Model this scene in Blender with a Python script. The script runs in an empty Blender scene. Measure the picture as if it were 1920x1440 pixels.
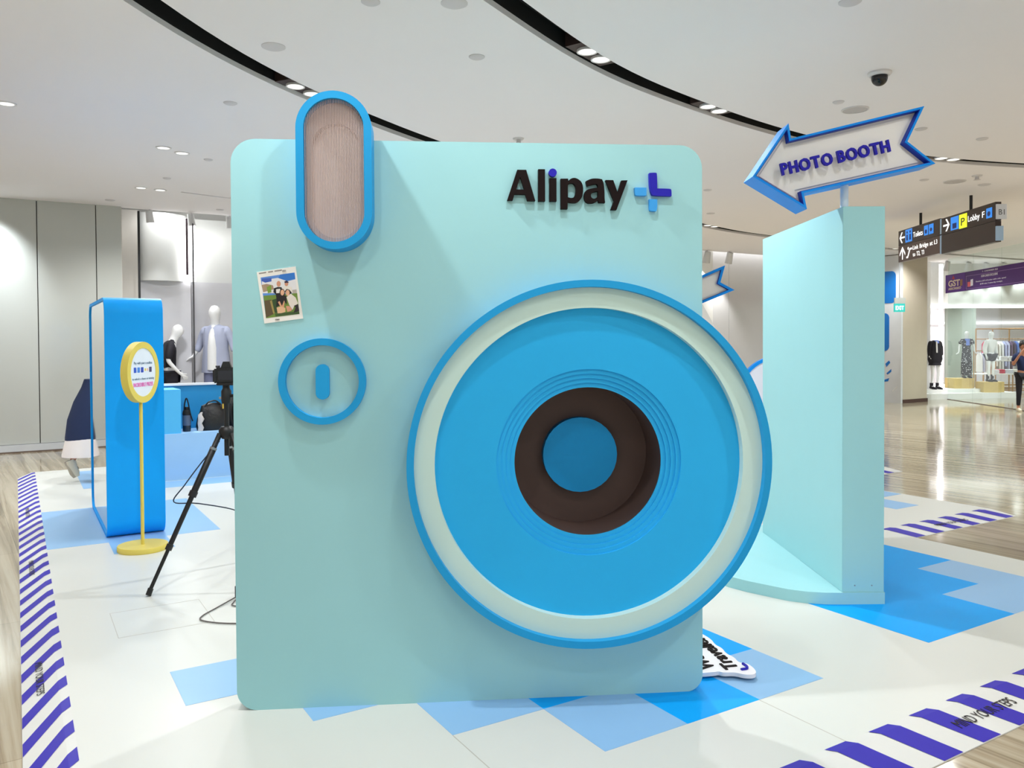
import bpy, bmesh, math, random
from mathutils import Vector, Matrix
from mathutils.geometry import tessellate_polygon
random.seed(7)
PI = math.pi
scene = bpy.context.scene
COL = scene.collection

# ------------------------------------------------------------------ camera
F, PITCH, ROLL, CY, EYE = 1525.0, .01914, -.00556, 670.5, 1.55
cp, sp, cr, sr = math.cos(PITCH), math.sin(PITCH), math.cos(ROLL), math.sin(ROLL)
# camera axes written in world coordinates (x right, y forward, z up)
RIGHT = Vector((cr, sr*sp, sr*cp)); UP = Vector((-sr, cr*sp, cr*cp)); FWD = Vector((0, cp, -sp))
cam_d = bpy.data.cameras.new('camera_view'); cam = bpy.data.objects.new('camera_view', cam_d); COL.objects.link(cam)
cam_d.sensor_width = 36; cam_d.lens = 36*F/1920; cam_d.shift_y = -(720-CY)/1920; cam_d.clip_end = 200; cam_d.clip_start = .05
m = Matrix((RIGHT, UP, -FWD)).transposed().to_4x4(); m.translation = (0, 0, EYE); cam.matrix_world = m
scene.camera = cam

# ------------------------------------------------------------------ world, exposure
w = bpy.data.worlds.new('hall_daylight'); scene.world = w; w.use_nodes = True
w.node_tree.nodes['Background'].inputs[0].default_value = (.93, .96, 1.0, 1); w.node_tree.nodes['Background'].inputs[1].default_value = .44
vs = scene.view_settings
vs.view_transform = 'Standard'; vs.look = 'None'; vs.gamma = 1; vs.use_curve_mapping = False; vs.exposure = 1.12

def spot(x, y, z, power, size=150, blend=.6, radius=.05, target=None, color=(.965, .985, 1.0)):
    d = bpy.data.lights.new('lamp_light', 'SPOT'); d.energy = power; d.spot_size = math.radians(size); d.spot_blend = blend
    d.shadow_soft_size = radius; d.color = color
    o = bpy.data.objects.new('lamp_light', d); COL.objects.link(o); o.location = (x, y, z)
    if target is not None:
        o.rotation_euler = (Vector(target)-Vector((x, y, z))).to_track_quat('-Z', 'Y').to_euler()
    return o

# ------------------------------------------------------------------ coordinates
TH = math.radians(31.4)            # the stage and the shop fronts run along this direction
FZ, CZ = -.03, 3.68                # hall floor (the stage top is 0) and ceiling
def at(px, py, Y):                 # the world point at depth Y seen at that place of the photograph
    d = RIGHT*((px-960)/F) + UP*(-(py-CY)/F) + FWD
    return Vector((0, 0, EYE)) + d*(Y/d.y)
def xy(u, v): return (u*math.cos(TH)-v*math.sin(TH), u*math.sin(TH)+v*math.cos(TH))

# ------------------------------------------------------------------ materials
def lin(h):
    h = h.lstrip('#'); c = [int(h[i:i+2], 16)/255 for i in (0, 2, 4)]
    return tuple((x/12.92 if x <= .04045 else ((x+.055)/1.055)**2.4) for x in c) + (1,)
MATS = {}
def mat(name, hexc, rough=.5, metal=0, var=.04, vscale=6, bump=0, bscale=60, emit=0, spec=.5, coat=0):
    if name in MATS: return MATS[name]
    M_ = bpy.data.materials.new(name); M_.use_nodes = True; nt = M_.node_tree; b = nt.nodes['Principled BSDF']
    c = lin(hexc)
    tc = nt.nodes.new('ShaderNodeTexCoord'); n = nt.nodes.new('ShaderNodeTexNoise'); n.inputs['Scale'].default_value = vscale; n.inputs['Detail'].default_value = 3
    nt.links.new(tc.outputs['Object'], n.inputs['Vector'])
    mx = nt.nodes.new('ShaderNodeMix'); mx.data_type = 'RGBA'
    mx.inputs[6].default_value = tuple(x*(1-var) for x in c[:3])+(1,); mx.inputs[7].default_value = tuple(min(1, x*(1+var)) for x in c[:3])+(1,)
    nt.links.new(n.outputs['Fac'], mx.inputs[0]); nt.links.new(mx.outputs[2], b.inputs['Base Color'])
    b.inputs['Roughness'].default_value = rough; b.inputs['Metallic'].default_value = metal; b.inputs['Specular IOR Level'].default_value = spec
    if coat: b.inputs['Coat Weight'].default_value = coat; b.inputs['Coat Roughness'].default_value = .08
    if bump:
        n2 = nt.nodes.new('ShaderNodeTexNoise'); n2.inputs['Scale'].default_value = bscale; nt.links.new(tc.outputs['Object'], n2.inputs['Vector'])
        bp = nt.nodes.new('ShaderNodeBump'); bp.inputs['Strength'].default_value = bump; bp.inputs['Distance'].default_value = .01
        nt.links.new(n2.outputs['Fac'], bp.inputs['Height']); nt.links.new(bp.outputs['Normal'], b.inputs['Normal'])
    if emit:
        nt.links.new(mx.outputs[2], b.inputs['Emission Color']); b.inputs['Emission Strength'].default_value = emit
    MATS[name] = M_; return M_
def glass_mat(name, tint='#F4FAF8', rough=.02, clear=.9):
    if name in MATS: return MATS[name]
    M_ = bpy.data.materials.new(name); M_.use_nodes = True; nt = M_.node_tree; nt.nodes.remove(nt.nodes['Principled BSDF'])
    o = nt.nodes['Material Output']; t = nt.nodes.new('ShaderNodeBsdfTransparent'); t.inputs[0].default_value = lin(tint)
    gl = nt.nodes.new('ShaderNodeBsdfGlossy'); gl.inputs['Roughness'].default_value = rough
    mx = nt.nodes.new('ShaderNodeMixShader'); mx.inputs[0].default_value = 1-clear
    nt.links.new(t.outputs[0], mx.inputs[1]); nt.links.new(gl.outputs[0], mx.inputs[2]); nt.links.new(mx.outputs[0], o.inputs[0])
    MATS[name] = M_; return M_
def floor_mat():
    M_ = bpy.data.materials.new('polished_wood_grain_stone'); M_.use_nodes = True; nt = M_.node_tree; b = nt.nodes['Principled BSDF']; L = nt.links.new
    tc = nt.nodes.new('ShaderNodeTexCoord'); mp = nt.nodes.new('ShaderNodeMapping'); mp.inputs['Rotation'].default_value = (0, 0, -math.radians(125)); L(tc.outputs['Object'], mp.inputs[0])
    st = nt.nodes.new('ShaderNodeVectorMath'); st.operation = 'MULTIPLY'; st.inputs[1].default_value = (.22, 7, 1); L(mp.outputs[0], st.inputs[0])
    n = nt.nodes.new('ShaderNodeTexNoise'); n.inputs['Scale'].default_value = 1.6; n.inputs['Detail'].default_value = 7; n.inputs['Roughness'].default_value = .62; n.inputs['Distortion'].default_value = .5; L(st.outputs[0], n.inputs['Vector'])
    r = nt.nodes.new('ShaderNodeValToRGB'); e = r.color_ramp.elements
    e[0].position = .30; e[0].color = lin('#716452'); e[1].position = .72; e[1].color = lin('#C8BEA7')
    k = e.new(.46); k.color = lin('#A4967D'); k = e.new(.56); k.color = lin('#B7AC95'); L(n.outputs['Fac'], r.inputs[0])
    bk = nt.nodes.new('ShaderNodeTexBrick'); bk.inputs['Color1'].default_value = (1, 1, 1, 1); bk.inputs['Color2'].default_value = (.84, .84, .84, 1); bk.inputs['Mortar'].default_value = (.62, .6, .56, 1)
    bk.inputs['Scale'].default_value = 1; bk.inputs['Mortar Size'].default_value = .0025; bk.inputs['Brick Width'].default_value = 1.8; bk.inputs['Row Height'].default_value = .45; L(mp.outputs[0], bk.inputs['Vector'])
    mx = nt.nodes.new('ShaderNodeMix'); mx.data_type = 'RGBA'; mx.blend_type = 'MULTIPLY'; mx.inputs[0].default_value = 1
    L(r.outputs[0], mx.inputs[6]); L(bk.outputs['Color'], mx.inputs[7]); L(mx.outputs[2], b.inputs['Base Color'])
    b.inputs['Roughness'].default_value = .09; b.inputs['Specular IOR Level'].default_value = .55
    return M_

MINT = mat('mint_paint', '#9BD1D6', .55, var=.015); RIMBLUE = mat('rim_blue_paint', '#1C9CDA', .55, var=.02, spec=.25); DISC = mat('lens_blue_paint', '#28B2F2', .55, var=.02, spec=.25)
PALEMINT = mat('pale_mint_paint', '#C8E5DD', .55, var=.015); DARKBROWN = mat('dark_brown_lining', '#57443E', .6)
PHONEBLUE = mat('bright_blue_laminate', '#009FF6', .5, var=.02, spec=.25); WHITEP = mat('white_paint', '#E9E8E4', .5, var=.02); BLACK = mat('black_plastic', '#0B0A0B', .45)
INDIGO = mat('indigo_paint', '#2620AC', .5, spec=.2); LETTERBROWN = mat('dark_letter_paint', '#160A0A', .7, spec=.15); SKYBLUE = mat('logo_light_blue', '#2E9BE6', .5)
CEIL = mat('ceiling_plaster', '#EDE9EA', .9, var=.01, vscale=1.2); SLOTBLACK = mat('slot_black', '#060506', .8); LAMPPLATE = mat('lamp_plate_brown', '#3A2A28', .5, metal=.3)
LAMP = mat('lamp_lens_lit', '#FFFDF8', .3, emit=.5); TRIM = mat('lamp_trim_white', '#D9D6D4', .4); GREYTRIM = mat('ceiling_cover_grey', '#CFCBCC', .6)
DECK = mat('white_vinyl_deck', '#D2D4CE', .34, var=.015, vscale=2, spec=.35); TILE_L = mat('light_blue_vinyl', '#8CB9E2', .34, var=.02, spec=.35); TILE_B = mat('bright_blue_vinyl', '#00A2F4', .45, var=.02, spec=.12)
RAMPW = mat('ramp_white_vinyl', '#D3D4D0', .4); STRIPE = mat('ramp_violet_vinyl', '#3328A6', .45, var=.06, spec=.25); PRINT = mat('black_print', '#171014', .5); EDGE = mat('stage_edge_dark', '#3B2B3F', .5)
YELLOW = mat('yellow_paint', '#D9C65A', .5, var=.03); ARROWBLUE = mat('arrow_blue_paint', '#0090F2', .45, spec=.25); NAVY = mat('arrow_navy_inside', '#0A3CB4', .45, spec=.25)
SKIN = mat('skin', '#B97F63', .55); HAIR = mat('dark_hair', '#1A1412', .5); WHITEPL = mat('mannequin_white', '#F2F2F2', .35); STEEL = mat('brushed_steel', '#9FA3A6', .35, metal=.9)
BRASS = mat('brass_frame', '#B98D5A', .35, metal=.6); PLY = mat('birch_plywood', '#CDB06A', .5, var=.1, vscale=14); LEDSTRIP = mat('led_strip_lit', '#FFFFFF', .4, emit=2.2)

# ------------------------------------------------------------------ builders
def link(o, parent=None):
    COL.objects.link(o)
    if parent is not None: o.parent = parent
    return o
def mesh(name, verts, faces, material, parent=None, smooth=False, loc=None, rz=0):
    me = bpy.data.meshes.new(name); me.from_pydata([tuple(v) for v in verts], [], faces); me.update()
    bm = bmesh.new(); bm.from_mesh(me); bmesh.ops.recalc_face_normals(bm, faces=bm.faces); bm.to_mesh(me); bm.free()
    if smooth:
        for p_ in me.polygons: p_.use_smooth = True
        try: me.set_sharp_from_angle(angle=math.radians(40))
        except Exception: pass
    if material: me.materials.append(material)
    o = bpy.data.objects.new(name, me); link(o, parent)
    if loc is not None: o.location = loc
    o.rotation_euler.z = rz
    return o
def empty(name, loc=(0, 0, 0), rz=0, parent=None):
    o = bpy.data.objects.new(name, None); o.location = loc; o.rotation_euler.z = rz; o.empty_display_size = .1; return link(o, parent)
def tag(o, label=None, cat=None, group=None, kind=None):
    if label: o['label'] = label
    if cat: o['category'] = cat
    if group: o['group'] = group
    if kind: o['kind'] = kind
    return o
def box_geo(a, b):
    (x0, y0, z0), (x1, y1, z1) = a, b
    v = [(x0, y0, z0), (x1, y0, z0), (x1, y1, z0), (x0, y1, z0), (x0, y0, z1), (x1, y0, z1), (x1, y1, z1), (x0, y1, z1)]
    return v, [(0, 3, 2, 1), (4, 5, 6, 7), (0, 1, 5, 4), (1, 2, 6, 5), (2, 3, 7, 6), (3, 0, 4, 7)]
def box(name, a, b, material, parent=None, bevel=0, **k):
    v, f = box_geo(a, b); o = mesh(name, v, f, material, parent, **k)
    if bevel:
        bm = bmesh.new(); bm.from_mesh(o.data); bmesh.ops.bevel(bm, geom=bm.edges[:], offset=bevel, segments=2, affect='EDGES', clamp_overlap=True); bm.to_mesh(o.data); bm.free()
    return o
def prism_geo(loops, d0, d1, plane='xz'):
    """loops: outer loop then holes, 2D. Extruded from d0 to d1 along the remaining axis."""
    def P(p, d): return (p[0], d, p[1]) if plane == 'xz' else ((p[0], p[1], d) if plane == 'xy' else (d, p[0], p[1]))
    flat = [p for l in loops for p in l]; n = len(flat)
    tris = tessellate_polygon([[Vector((p[0], p[1], 0)) for p in l] for l in loops])
    v = [P(p, d0) for p in flat] + [P(p, d1) for p in flat]
    f = [tuple(t) for t in tris] + [tuple(i+n for i in reversed(t)) for t in tris]
    k = 0
    for l in loops:
        c = len(l)
        for i in range(c): a, b = k+i, k+(i+1) % c; f.append((a, b, b+n, a+n))
        k += c
    return v, f
def prism(name, loops, d0, d1, material, parent=None, plane='xz', smooth=False, **k):
    if isinstance(loops[0][0], (int, float)): loops = [loops]
    v, f = prism_geo(loops, d0, d1, plane); return mesh(name, v, f, material, parent, smooth, **k)
def circle(cx, cy, rx, ry=None, n=48, a0=0, a1=2*PI):
    ry = rx if ry is None else ry; full = abs(a1-a0-2*PI) < 1e-6; m_ = n if full else n+1
    return [(cx+rx*math.cos(a0+(a1-a0)*i/n), cy+ry*math.sin(a0+(a1-a0)*i/n)) for i in range(m_)]
def rrect(x0, y0, x1, y1, r, n=8):
    if isinstance(r, (int, float)): r = (r, r, r, r)      # bl, br, tr, tl
    out = []
    for (cx, cy, q, rr) in ((x0+r[0], y0+r[0], 2, r[0]), (x1-r[1], y0+r[1], 3, r[1]), (x1-r[2], y1-r[2], 0, r[2]), (x0+r[3], y1-r[3], 1, r[3])):
        for i in range(n+1):
            a = (q+i/n)*PI/2; out.append((cx+rr*math.cos(a), cy+rr*math.sin(a)))
    return out
def chaikin(pts, it=2):
    """points with a third entry are rounded off, the others stay sharp"""
    pts = [(p[0], p[1], len(p) > 2) for p in pts]
    for _ in range(it):
        out = []; n = len(pts)
        for i, p_ in enumerate(pts):
            if not p_[2]: out.append(p_); continue
            a, b = pts[i-1], pts[(i+1) % n]; ka = .25 if a[2] else .5; kb = .25 if b[2] else .5
            out += [(p_[0]+(a[0]-p_[0])*ka, p_[1]+(a[1]-p_[1])*ka, True), (p_[0]+(b[0]-p_[0])*kb, p_[1]+(b[1]-p_[1])*kb, True)]
        pts = out
    return [(p_[0], p_[1]) for p_ in pts]
def lathe(name, prof, material, parent=None, n=48, axis='z', smooth=True, closed=False, **k):
    """prof: (radius, height) pairs turned round the axis"""
    v, f = [], []; m_ = len(prof)
    for i in range(n):
        a = 2*PI*i/n
        for r, h in prof:
            p = (r*math.cos(a), r*math.sin(a), h); v.append(p if axis == 'z' else (p[0], p[2], p[1]))
    for i in range(n):
        j = (i+1) % n
        for q in range(m_ if closed else m_-1): q2 = (q+1) % m_; f.append((i*m_+q, j*m_+q, j*m_+q2, i*m_+q2))
    if not closed:
        if prof[0][0] > 1e-6: f.append(tuple(i*m_ for i in range(n)))
        if prof[-1][0] > 1e-6: f.append(tuple(i*m_+m_-1 for i in range(n)))
    bm = bmesh.new(); me = bpy.data.meshes.new(name); me.from_pydata(v, [], f); bm.from_mesh(me); bmesh.ops.remove_doubles(bm, verts=bm.verts, dist=1e-6)
    vv = [tuple(x.co) for x in bm.verts]; bm.verts.index_update(); ff = [tuple(x.index for x in y.verts) for y in bm.faces]; bm.free(); bpy.data.meshes.remove(me)
    return mesh(name, vv, ff, material, parent, smooth, **k)
def tube_geo(path, r, n=8, cap=True):
    path = [Vector(p_) for p_ in path]; rs = r if isinstance(r, (list, tuple)) else [r]*len(path); v, f = [], []; prev = None
    for i, p_ in enumerate(path):
        t = (path[min(i+1, len(path)-1)]-path[max(i-1, 0)]).normalized()
        s_ = prev if prev is not None else (Vector((0, 0, 1)) if abs(t.z) < .9 else Vector((1, 0, 0)))
        s_ = (s_ - t*s_.dot(t)).normalized(); prev = s_; b = t.cross(s_)
        for k in range(n): a = 2*PI*k/n; v.append(p_+(s_*math.cos(a)+b*math.sin(a))*rs[i])
    for i in range(len(path)-1):
        for k in range(n): k2 = (k+1) % n; f.append((i*n+k, i*n+k2, (i+1)*n+k2, (i+1)*n+k))
    if cap: f += [tuple(range(n)), tuple(range((len(path)-1)*n, len(path)*n))]
    return v, f
def tube(name, path, r, material, parent=None, n=8, **k):
    v, f = tube_geo(path, r, n); return mesh(name, v, f, material, parent, smooth=True, **k)
def smooth_path(pts, k=8):
    pts = [Vector(p_) for p_ in pts]; q = [pts[0]*2-pts[1]]+pts+[pts[-1]*2-pts[-2]]; out = []
    for i in range(1, len(q)-2):
        a, b, c, d = q[i-1:i+3]
        for j in range(k):
            t = j/k; out.append(.5*((2*b)+(c-a)*t+(2*a-5*b+4*c-d)*t*t+(3*b-a-3*c+d)*t**3))
    return out+[pts[-1]]
def loft(name, rings, material, parent=None, n=20, **k):
    """rings: (cx, cy, z, rx, ry[, yaw]) stacked; closed at both ends"""
    v, f = [], []
    for q in rings:
        yaw = q[5] if len(q) > 5 else 0
        for i in range(n):
            a = 2*PI*i/n; x, y = q[3]*math.cos(a), q[4]*math.sin(a)
            v.append((q[0]+x*math.cos(yaw)-y*math.sin(yaw), q[1]+x*math.sin(yaw)+y*math.cos(yaw), q[2]))
    for j in range(len(rings)-1):
        for i in range(n): i2 = (i+1) % n; f.append((j*n+i, j*n+i2, (j+1)*n+i2, (j+1)*n+i))
    f += [tuple(range(n)), tuple(range((len(rings)-1)*n, len(rings)*n))]
    return mesh(name, v, f, material, parent, smooth=True, **k)
def text_geo(s, bold=0.0, extrude=0.0):
    cu = bpy.data.curves.new('lettering', 'FONT'); cu.body = s; cu.size = 1; cu.offset = bold; cu.extrude = extrude; cu.resolution_u = 3
    o = bpy.data.objects.new('lettering', cu); COL.objects.link(o); bpy.context.view_layer.update()
    me = bpy.data.meshes.new_from_object(o.evaluated_get(bpy.context.evaluated_depsgraph_get()))
    v = [x.co.copy() for x in me.vertices]; f = [tuple(p_.vertices) for p_ in me.polygons]
    bpy.data.objects.remove(o); bpy.data.curves.remove(cu); bpy.data.meshes.remove(me); return v, f
def text(name, s, origin, xd, yd, height, material, parent=None, width=None, bold=0.0, depth=.002):
    """flat or raised lettering: baseline starts at origin, runs along xd, rises along yd; depth towards xd x yd"""
    v, f = text_geo(s, bold, .5)
    x0, x1 = min(p_.x for p_ in v), max(p_.x for p_ in v); sy = height/.73; sx = sy if width is None else width/(x1-x0)
    O, X, Y = Vector(origin), Vector(xd).normalized(), Vector(yd).normalized(); N = X.cross(Y)
    return mesh(name, [O+X*((p_.x-x0)*sx)+Y*(p_.y*sy)+N*((p_.z+.5)*depth) for p_ in v], f, material, parent)
def letters(s, origin, xd, yd, height, material, parent, width, bold=.02, depth=.02, name='letter'):
    """each character a raised letter of its own, set to a total width"""
    geo, x = [], 0
    for ch in s:
        if ch == ' ': x += .28; continue
        v, f = text_geo(ch, bold, .5); a, b = min(p_.x for p_ in v), max(p_.x for p_ in v); geo.append((v, f, x-a)); x += b-a+.1
    tot = x-.1; sx = width/tot; sy = height/.73; O, X, Y = Vector(origin), Vector(xd).normalized(), Vector(yd).normalized(); N = X.cross(Y)
    for v, f, dx in geo: mesh(name, [O+X*((p_.x+dx)*sx)+Y*(p_.y*sy)+N*((p_.z+.5)*depth) for p_ in v], f, material, parent)
def skin(name, joints, edges, radii, material, parent=None, sub=1, root=0):
    """a continuous body grown round a skeleton"""
    me = bpy.data.meshes.new(name); me.from_pydata(joints, edges, []); o = bpy.data.objects.new(name, me); COL.objects.link(o)
    mod = o.modifiers.new('skin', 'SKIN'); mod.use_smooth_shade = True; mod.branch_smoothing = .4
    for i, r in enumerate(radii):
        sv = me.skin_vertices[0].data[i]; sv.radius = r if isinstance(r, tuple) else (r, r); sv.use_root = (i == root)
    if sub: s_ = o.modifiers.new('sub', 'SUBSURF'); s_.levels = sub; s_.render_levels = sub
    bpy.context.view_layer.update()
    new = bpy.data.meshes.new_from_object(o.evaluated_get(bpy.context.evaluated_depsgraph_get()))
    bpy.data.objects.remove(o); bpy.data.meshes.remove(me); new.name = name
    for p_ in new.polygons: p_.use_smooth = True
    new.materials.clear(); new.materials.append(material)
    return link(bpy.data.objects.new(name, new), parent)
def copy_tree(o, parent=None):
    c = o.copy(); COL.objects.link(c); c.parent = parent
    for ch in list(o.children): copy_tree(ch, c)
    return c

# ================================================================== STRUCTURE
FLOORM = floor_mat()
tag(mesh('floor', [(-45, -40, FZ), (60, -40, FZ), (60, 60, FZ), (-45, 60, FZ)], [(0, 1, 2, 3)], FLOORM), 'polished wood-grain stone floor of the hall', None, None, 'structure')

def ribbon(pts, hw, k=6):
    c = smooth_path([(p_[0], p_[1], 0) for p_ in pts], k); L_, R_ = [], []
    for i, p_ in enumerate(c):
        t = (c[min(i+1, len(c)-1)]-c[max(i-1, 0)]).normalized(); n = Vector((-t.y, t.x, 0)); L_.append(p_+n*hw); R_.append(p_-n*hw)
    return [(p_.x, p_.y) for p_ in L_] + [(p_.x, p_.y) for p_ in reversed(R_)]
SLOT1 = [(-2.2, 1.6), (-2.44, 3.3), (-2.28, 5.08), (-1.93, 6.5), (-1.30, 7.9), (-.5, 9.3), (1.2, 12.1), (3.56, 15.06), (5.24, 16.65), (8.71, 19.0), (13.74, 21.85), (17, 23)]
SLOT2 = [(-1.35, 1.5), (-.85, 3.6), (-.05, 5.1), (.74, 6.36), (1.64, 7.36), (2.75, 8.36), (3.9, 9.15), (5.04, 9.66), (6.3, 10.03), (8.5, 10.5), (12, 10.9)]
SLOT3 = [(-4.63, 11.45), (-4.1, 11.98), (-3.0, 12.9), (-1.5, 14.0)]
CORN = [xy(u, v) for u, v in ((-20, -5), (45, -5), (45, 13.1), (19.9, 13.1), (19.9, 14.05), (-20, 14.05))]
SLOTS = ((SLOT1, .115), (SLOT2, .105), (SLOT3, .03))
RIB = [ribbon(*q) for q in SLOTS]
ceil = prism('ceiling', [CORN]+RIB, CZ, CZ+.04, CEIL, plane='xy'); tag(ceil, 'white plaster ceiling with curved black light slots', None, None, 'structure')
for pts, hw in SLOTS:
    o_, i_ = ribbon(pts, hw+.02), ribbon(pts, hw)
    v1, f1 = prism_geo([o_, i_], CZ+.04, CZ+.16, 'xy'); v2, f2 = prism_geo([o_], CZ+.16, CZ+.18, 'xy')
    mesh('light_slot', v1+v2, f1+[tuple(i+len(v1) for i in q) for q in f2], SLOTBLACK, ceil)

# left storefront: glossy grey cladding panels on a kerb
GREYPANEL = mat('glossy_grey_cladding', '#BDBFB8', .12, var=.03, vscale=1.5, spec=.6)
wl = empty('wall_left', rz=TH); tag(wl, 'storefront wall of glossy grey cladding panels', None, None, 'structure')
edges_u = [-9.0, -7.4, -5.8, -4.2, -2.6, -1.2, .295, 1.075, 1.43]
for a, b in zip(edges_u, edges_u[1:]):
    box('panel', (a+.006, 13.93, .09), (b-.006, 14.0, CZ), GREYPANEL, wl)
box('backing', (-9, 14.0, FZ), (1.43, 14.1, CZ), mat('joint_dark', '#5A5650', .7), wl)
box('kerb', (-9, 13.88, FZ), (1.43, 14.0, .085), mat('kerb_white_stone', '#CDD0D2', .3), wl)
box('base_line', (-9, 13.87, FZ), (3.6, 13.9, FZ+.02), mat('skirting_dark', '#6B5A4E', .5), wl)
# left shop window
sw = empty('window_1', rz=TH); tag(sw, 'shop window bay with white curved display panels', None, None, 'structure')
WHITEG = mat('display_white', '#DADBD8', .5, var=.02); LEDW = mat('led_cove_lit', '#FFFFFF', .4, emit=.8)
box('shop_ceiling', (1.43, 14.05, 4.0), (19, 17, 4.1), WHITEP, sw)
box('side_wall', (1.40, 14.0, FZ), (1.44, 17, 4.0), mat('shop_beige', '#C9C4BC', .6), sw)
box('back_wall', (1.43, 15.4, FZ), (13.2, 15.5, 4.0), WHITEP, sw)
box('window_floor', (1.43, 13.9, FZ), (13.2, 15.4, .1), WHITEP, sw)
box('beige_panel', (1.44, 14.45, .1), (1.74, 14.52, 3.72), mat('shop_beige', '#C9C4BC', .6), sw)
box('post', (1.665, 13.98, .1), (1.695, 14.02, 3.64), BLACK, sw)
box('post', (2.43, 14.28, 2.69), (2.46, 14.33, 3.62), mat('bronze_post', '#3A2730', .4), sw)
box('post', (2.475, 13.98, .1), (2.495, 14.02, 3.50), mat('grey_post', '#4B494C', .4), sw)
cyl = [(2.09+.46*math.cos(a), 14.95-.46*math.sin(a)) for a in [PI*i/16 for i in range(17)]]
prism('curved_panel', cyl, 2.6, 3.72, WHITEG, sw, plane='xy', smooth=True)
box('light_panel', (2.46, 14.55, 2.6), (2.62, 14.6, 3.66), LEDSTRIP, sw)
box('display_panel', (1.77, 14.66, .1), (2.56, 14.72, 2.70), mat('display_grey', '#CFCED2', .5), sw)
box('led_edge', (1.755, 14.70, .1), (1.77, 14.72, 2.70), LEDSTRIP, sw)
box('display_panel', (2.62, 15.0, .1), (4.6, 15.06, 3.72), WHITEG, sw)
box('display_panel', (2.62, 14.95, .1), (4.6, 15.0, 2.62), mat('display_grey', '#CFCED2', .5), sw)
box('cove_light', (1.8, 14.3, 3.95), (13.2, 14.5, 3.99), LEDW, sw)
# the wall between the shop bays
wm = empty('wall_middle', rz=TH); tag(wm, 'white storefront wall panels behind the stage', None, None, 'structure')
for a, b in ((4.6, 6.4), (6.4, 8.2), (8.2, 10.0), (10.0, 11.8), (11.8, 13.0)): box('panel', (a+.005, 14.2, FZ), (b-.005, 14.28, 3.9), WHITEP, wm)
box('pilaster', (13.0, 14.2, FZ), (14.34, 14.6, 3.92), WHITEP, wm)
GLOSSG = mat('glossy_pale_grey', '#CFCDCC', .08, var=.02, spec=.6)
for a, b in ((14.34, 15.14), (15.14, 16.4), (16.4, 17.6), (17.6, 18.9)): box('panel', (a+.004, 14.45, FZ), (b-.004, 14.5, 3.92), GLOSSG, wm)
box('backing', (13.0, 14.6, FZ), (18.9, 14.7, 4.0), WHITEP, wm)
box('cove_light', (13.3, 14.22, 3.93), (18.9, 14.42, 3.99), mat('led_cove_bright', '#FFFFFF', .4, emit=2.5), wm)
# beige column with a white printed side
cl = empty('wall_right', rz=TH); tag(cl, 'beige storefront column with dark skirting', None, None, 'structure')
box('column', (18.84, 12.2, FZ), (19.86, 13.6, CZ), mat('beige_stone', '#C6BAA6', .4, var=.03), cl)
box('skirting', (18.83, 12.18, FZ), (19.87, 12.2, .06), mat('skirting_brown', '#4A2F26', .5), cl)
box('side_board', (18.76, 12.2, FZ), (18.835, 14.2, CZ-.02), mat('white_board', '#D8DADC', .3), cl)

# ------------------------------------------------------------------ right shop interior
sr_ = empty('window_2'); tag(sr_, 'bright clothes shop behind the glass front', None, None, 'structure')
A0 = at(1742, 742, 21.35); 
prism('display_step', [(10.75, 21.3), (11.0, 21.32), (11.2, 21.42), (13.6, 21.9), (13.6, 27), (10.75, 27)], FZ, .12, WHITEP, sr_, plane='xy')
prism('display_step', [(10.75, 21.75), (11.2, 21.78), (13.0, 22.1), (13.0, 27), (10.75, 27)], .12, .21, WHITEP, sr_, plane='xy')
box('back_wall', (10.3, 30.0, FZ), (24, 30.1, 3.9), mat('shop_back_white', '#E4DFE4', .6), sr_)
box('shop_ceiling', (10.3, 23.0, 3.55), (24, 30.1, 3.6), WHITEP, sr_)
box('bulkhead', (10.3, 22.9, 2.5), (24, 23.0, 3.9), mat('shop_bulkhead', '#D6D6D2', .6), sr_)
box('light_strip', (11.4, 22.86, 2.44), (24, 23.05, 2.5), LEDSTRIP, sr_)
box('side_wall', (10.9, 22.2, FZ), (11.42, 22.3, 3.9), mat('white_glow_wall', '#ECEEEE', .5), sr_)
p = at(1769, 600, 22.0); box('light_strip', (p.x-.035, 22.12, .2), (p.x+.05, 22.18, 3.6), LEDSTRIP, sr_)
p0, p1 = at(1773, 600, 27), at(1830, 600, 27); box('partition', (p0.x, 27, FZ), (p1.x, 27.06, 3.55), mat('green_grey_glass', '#A9B2A8', .15, var=.12, vscale=1.2), sr_)
box('light_strip', (14.5, 29.9, 2.12), (23, 29.98, 2.2), LEDW, sr_)
GL = glass_mat('shopfront_glass')
gdir = [(11.52, 21.5), (11.44, 20.2), (11.36, 18.9), (11.26, 17.3), (11.1, 15.0)]
for (xa, ya), (xb, yb) in zip(gdir, gdir[1:]):
    v = [(xa, ya, FZ), (xb, yb, FZ), (xb+.015, yb, FZ), (xa+.015, ya, FZ), (xa, ya, CZ), (xb, yb, CZ), (xb+.015, yb, CZ), (xa+.015, ya, CZ)]
    mesh('pane', v, box_geo((0, 0, 0), (1, 1, 1))[1], GL, sr_)
    t = Vector((xb-xa, yb-ya, 0)).normalized()*.012
    mesh('floor_track', [(xa-.02, ya, FZ), (xb-.02, yb, FZ), (xb+.03, yb, FZ), (xa+.03, ya, FZ), (xa-.02, ya, FZ+.012), (xb-.02, yb, FZ+.012), (xb+.03, yb, FZ+.012), (xa+.03, ya, FZ+.012)], box_geo((0, 0, 0), (1, 1, 1))[1], mat('track_bronze', '#5A4334', .4), sr_)

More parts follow.
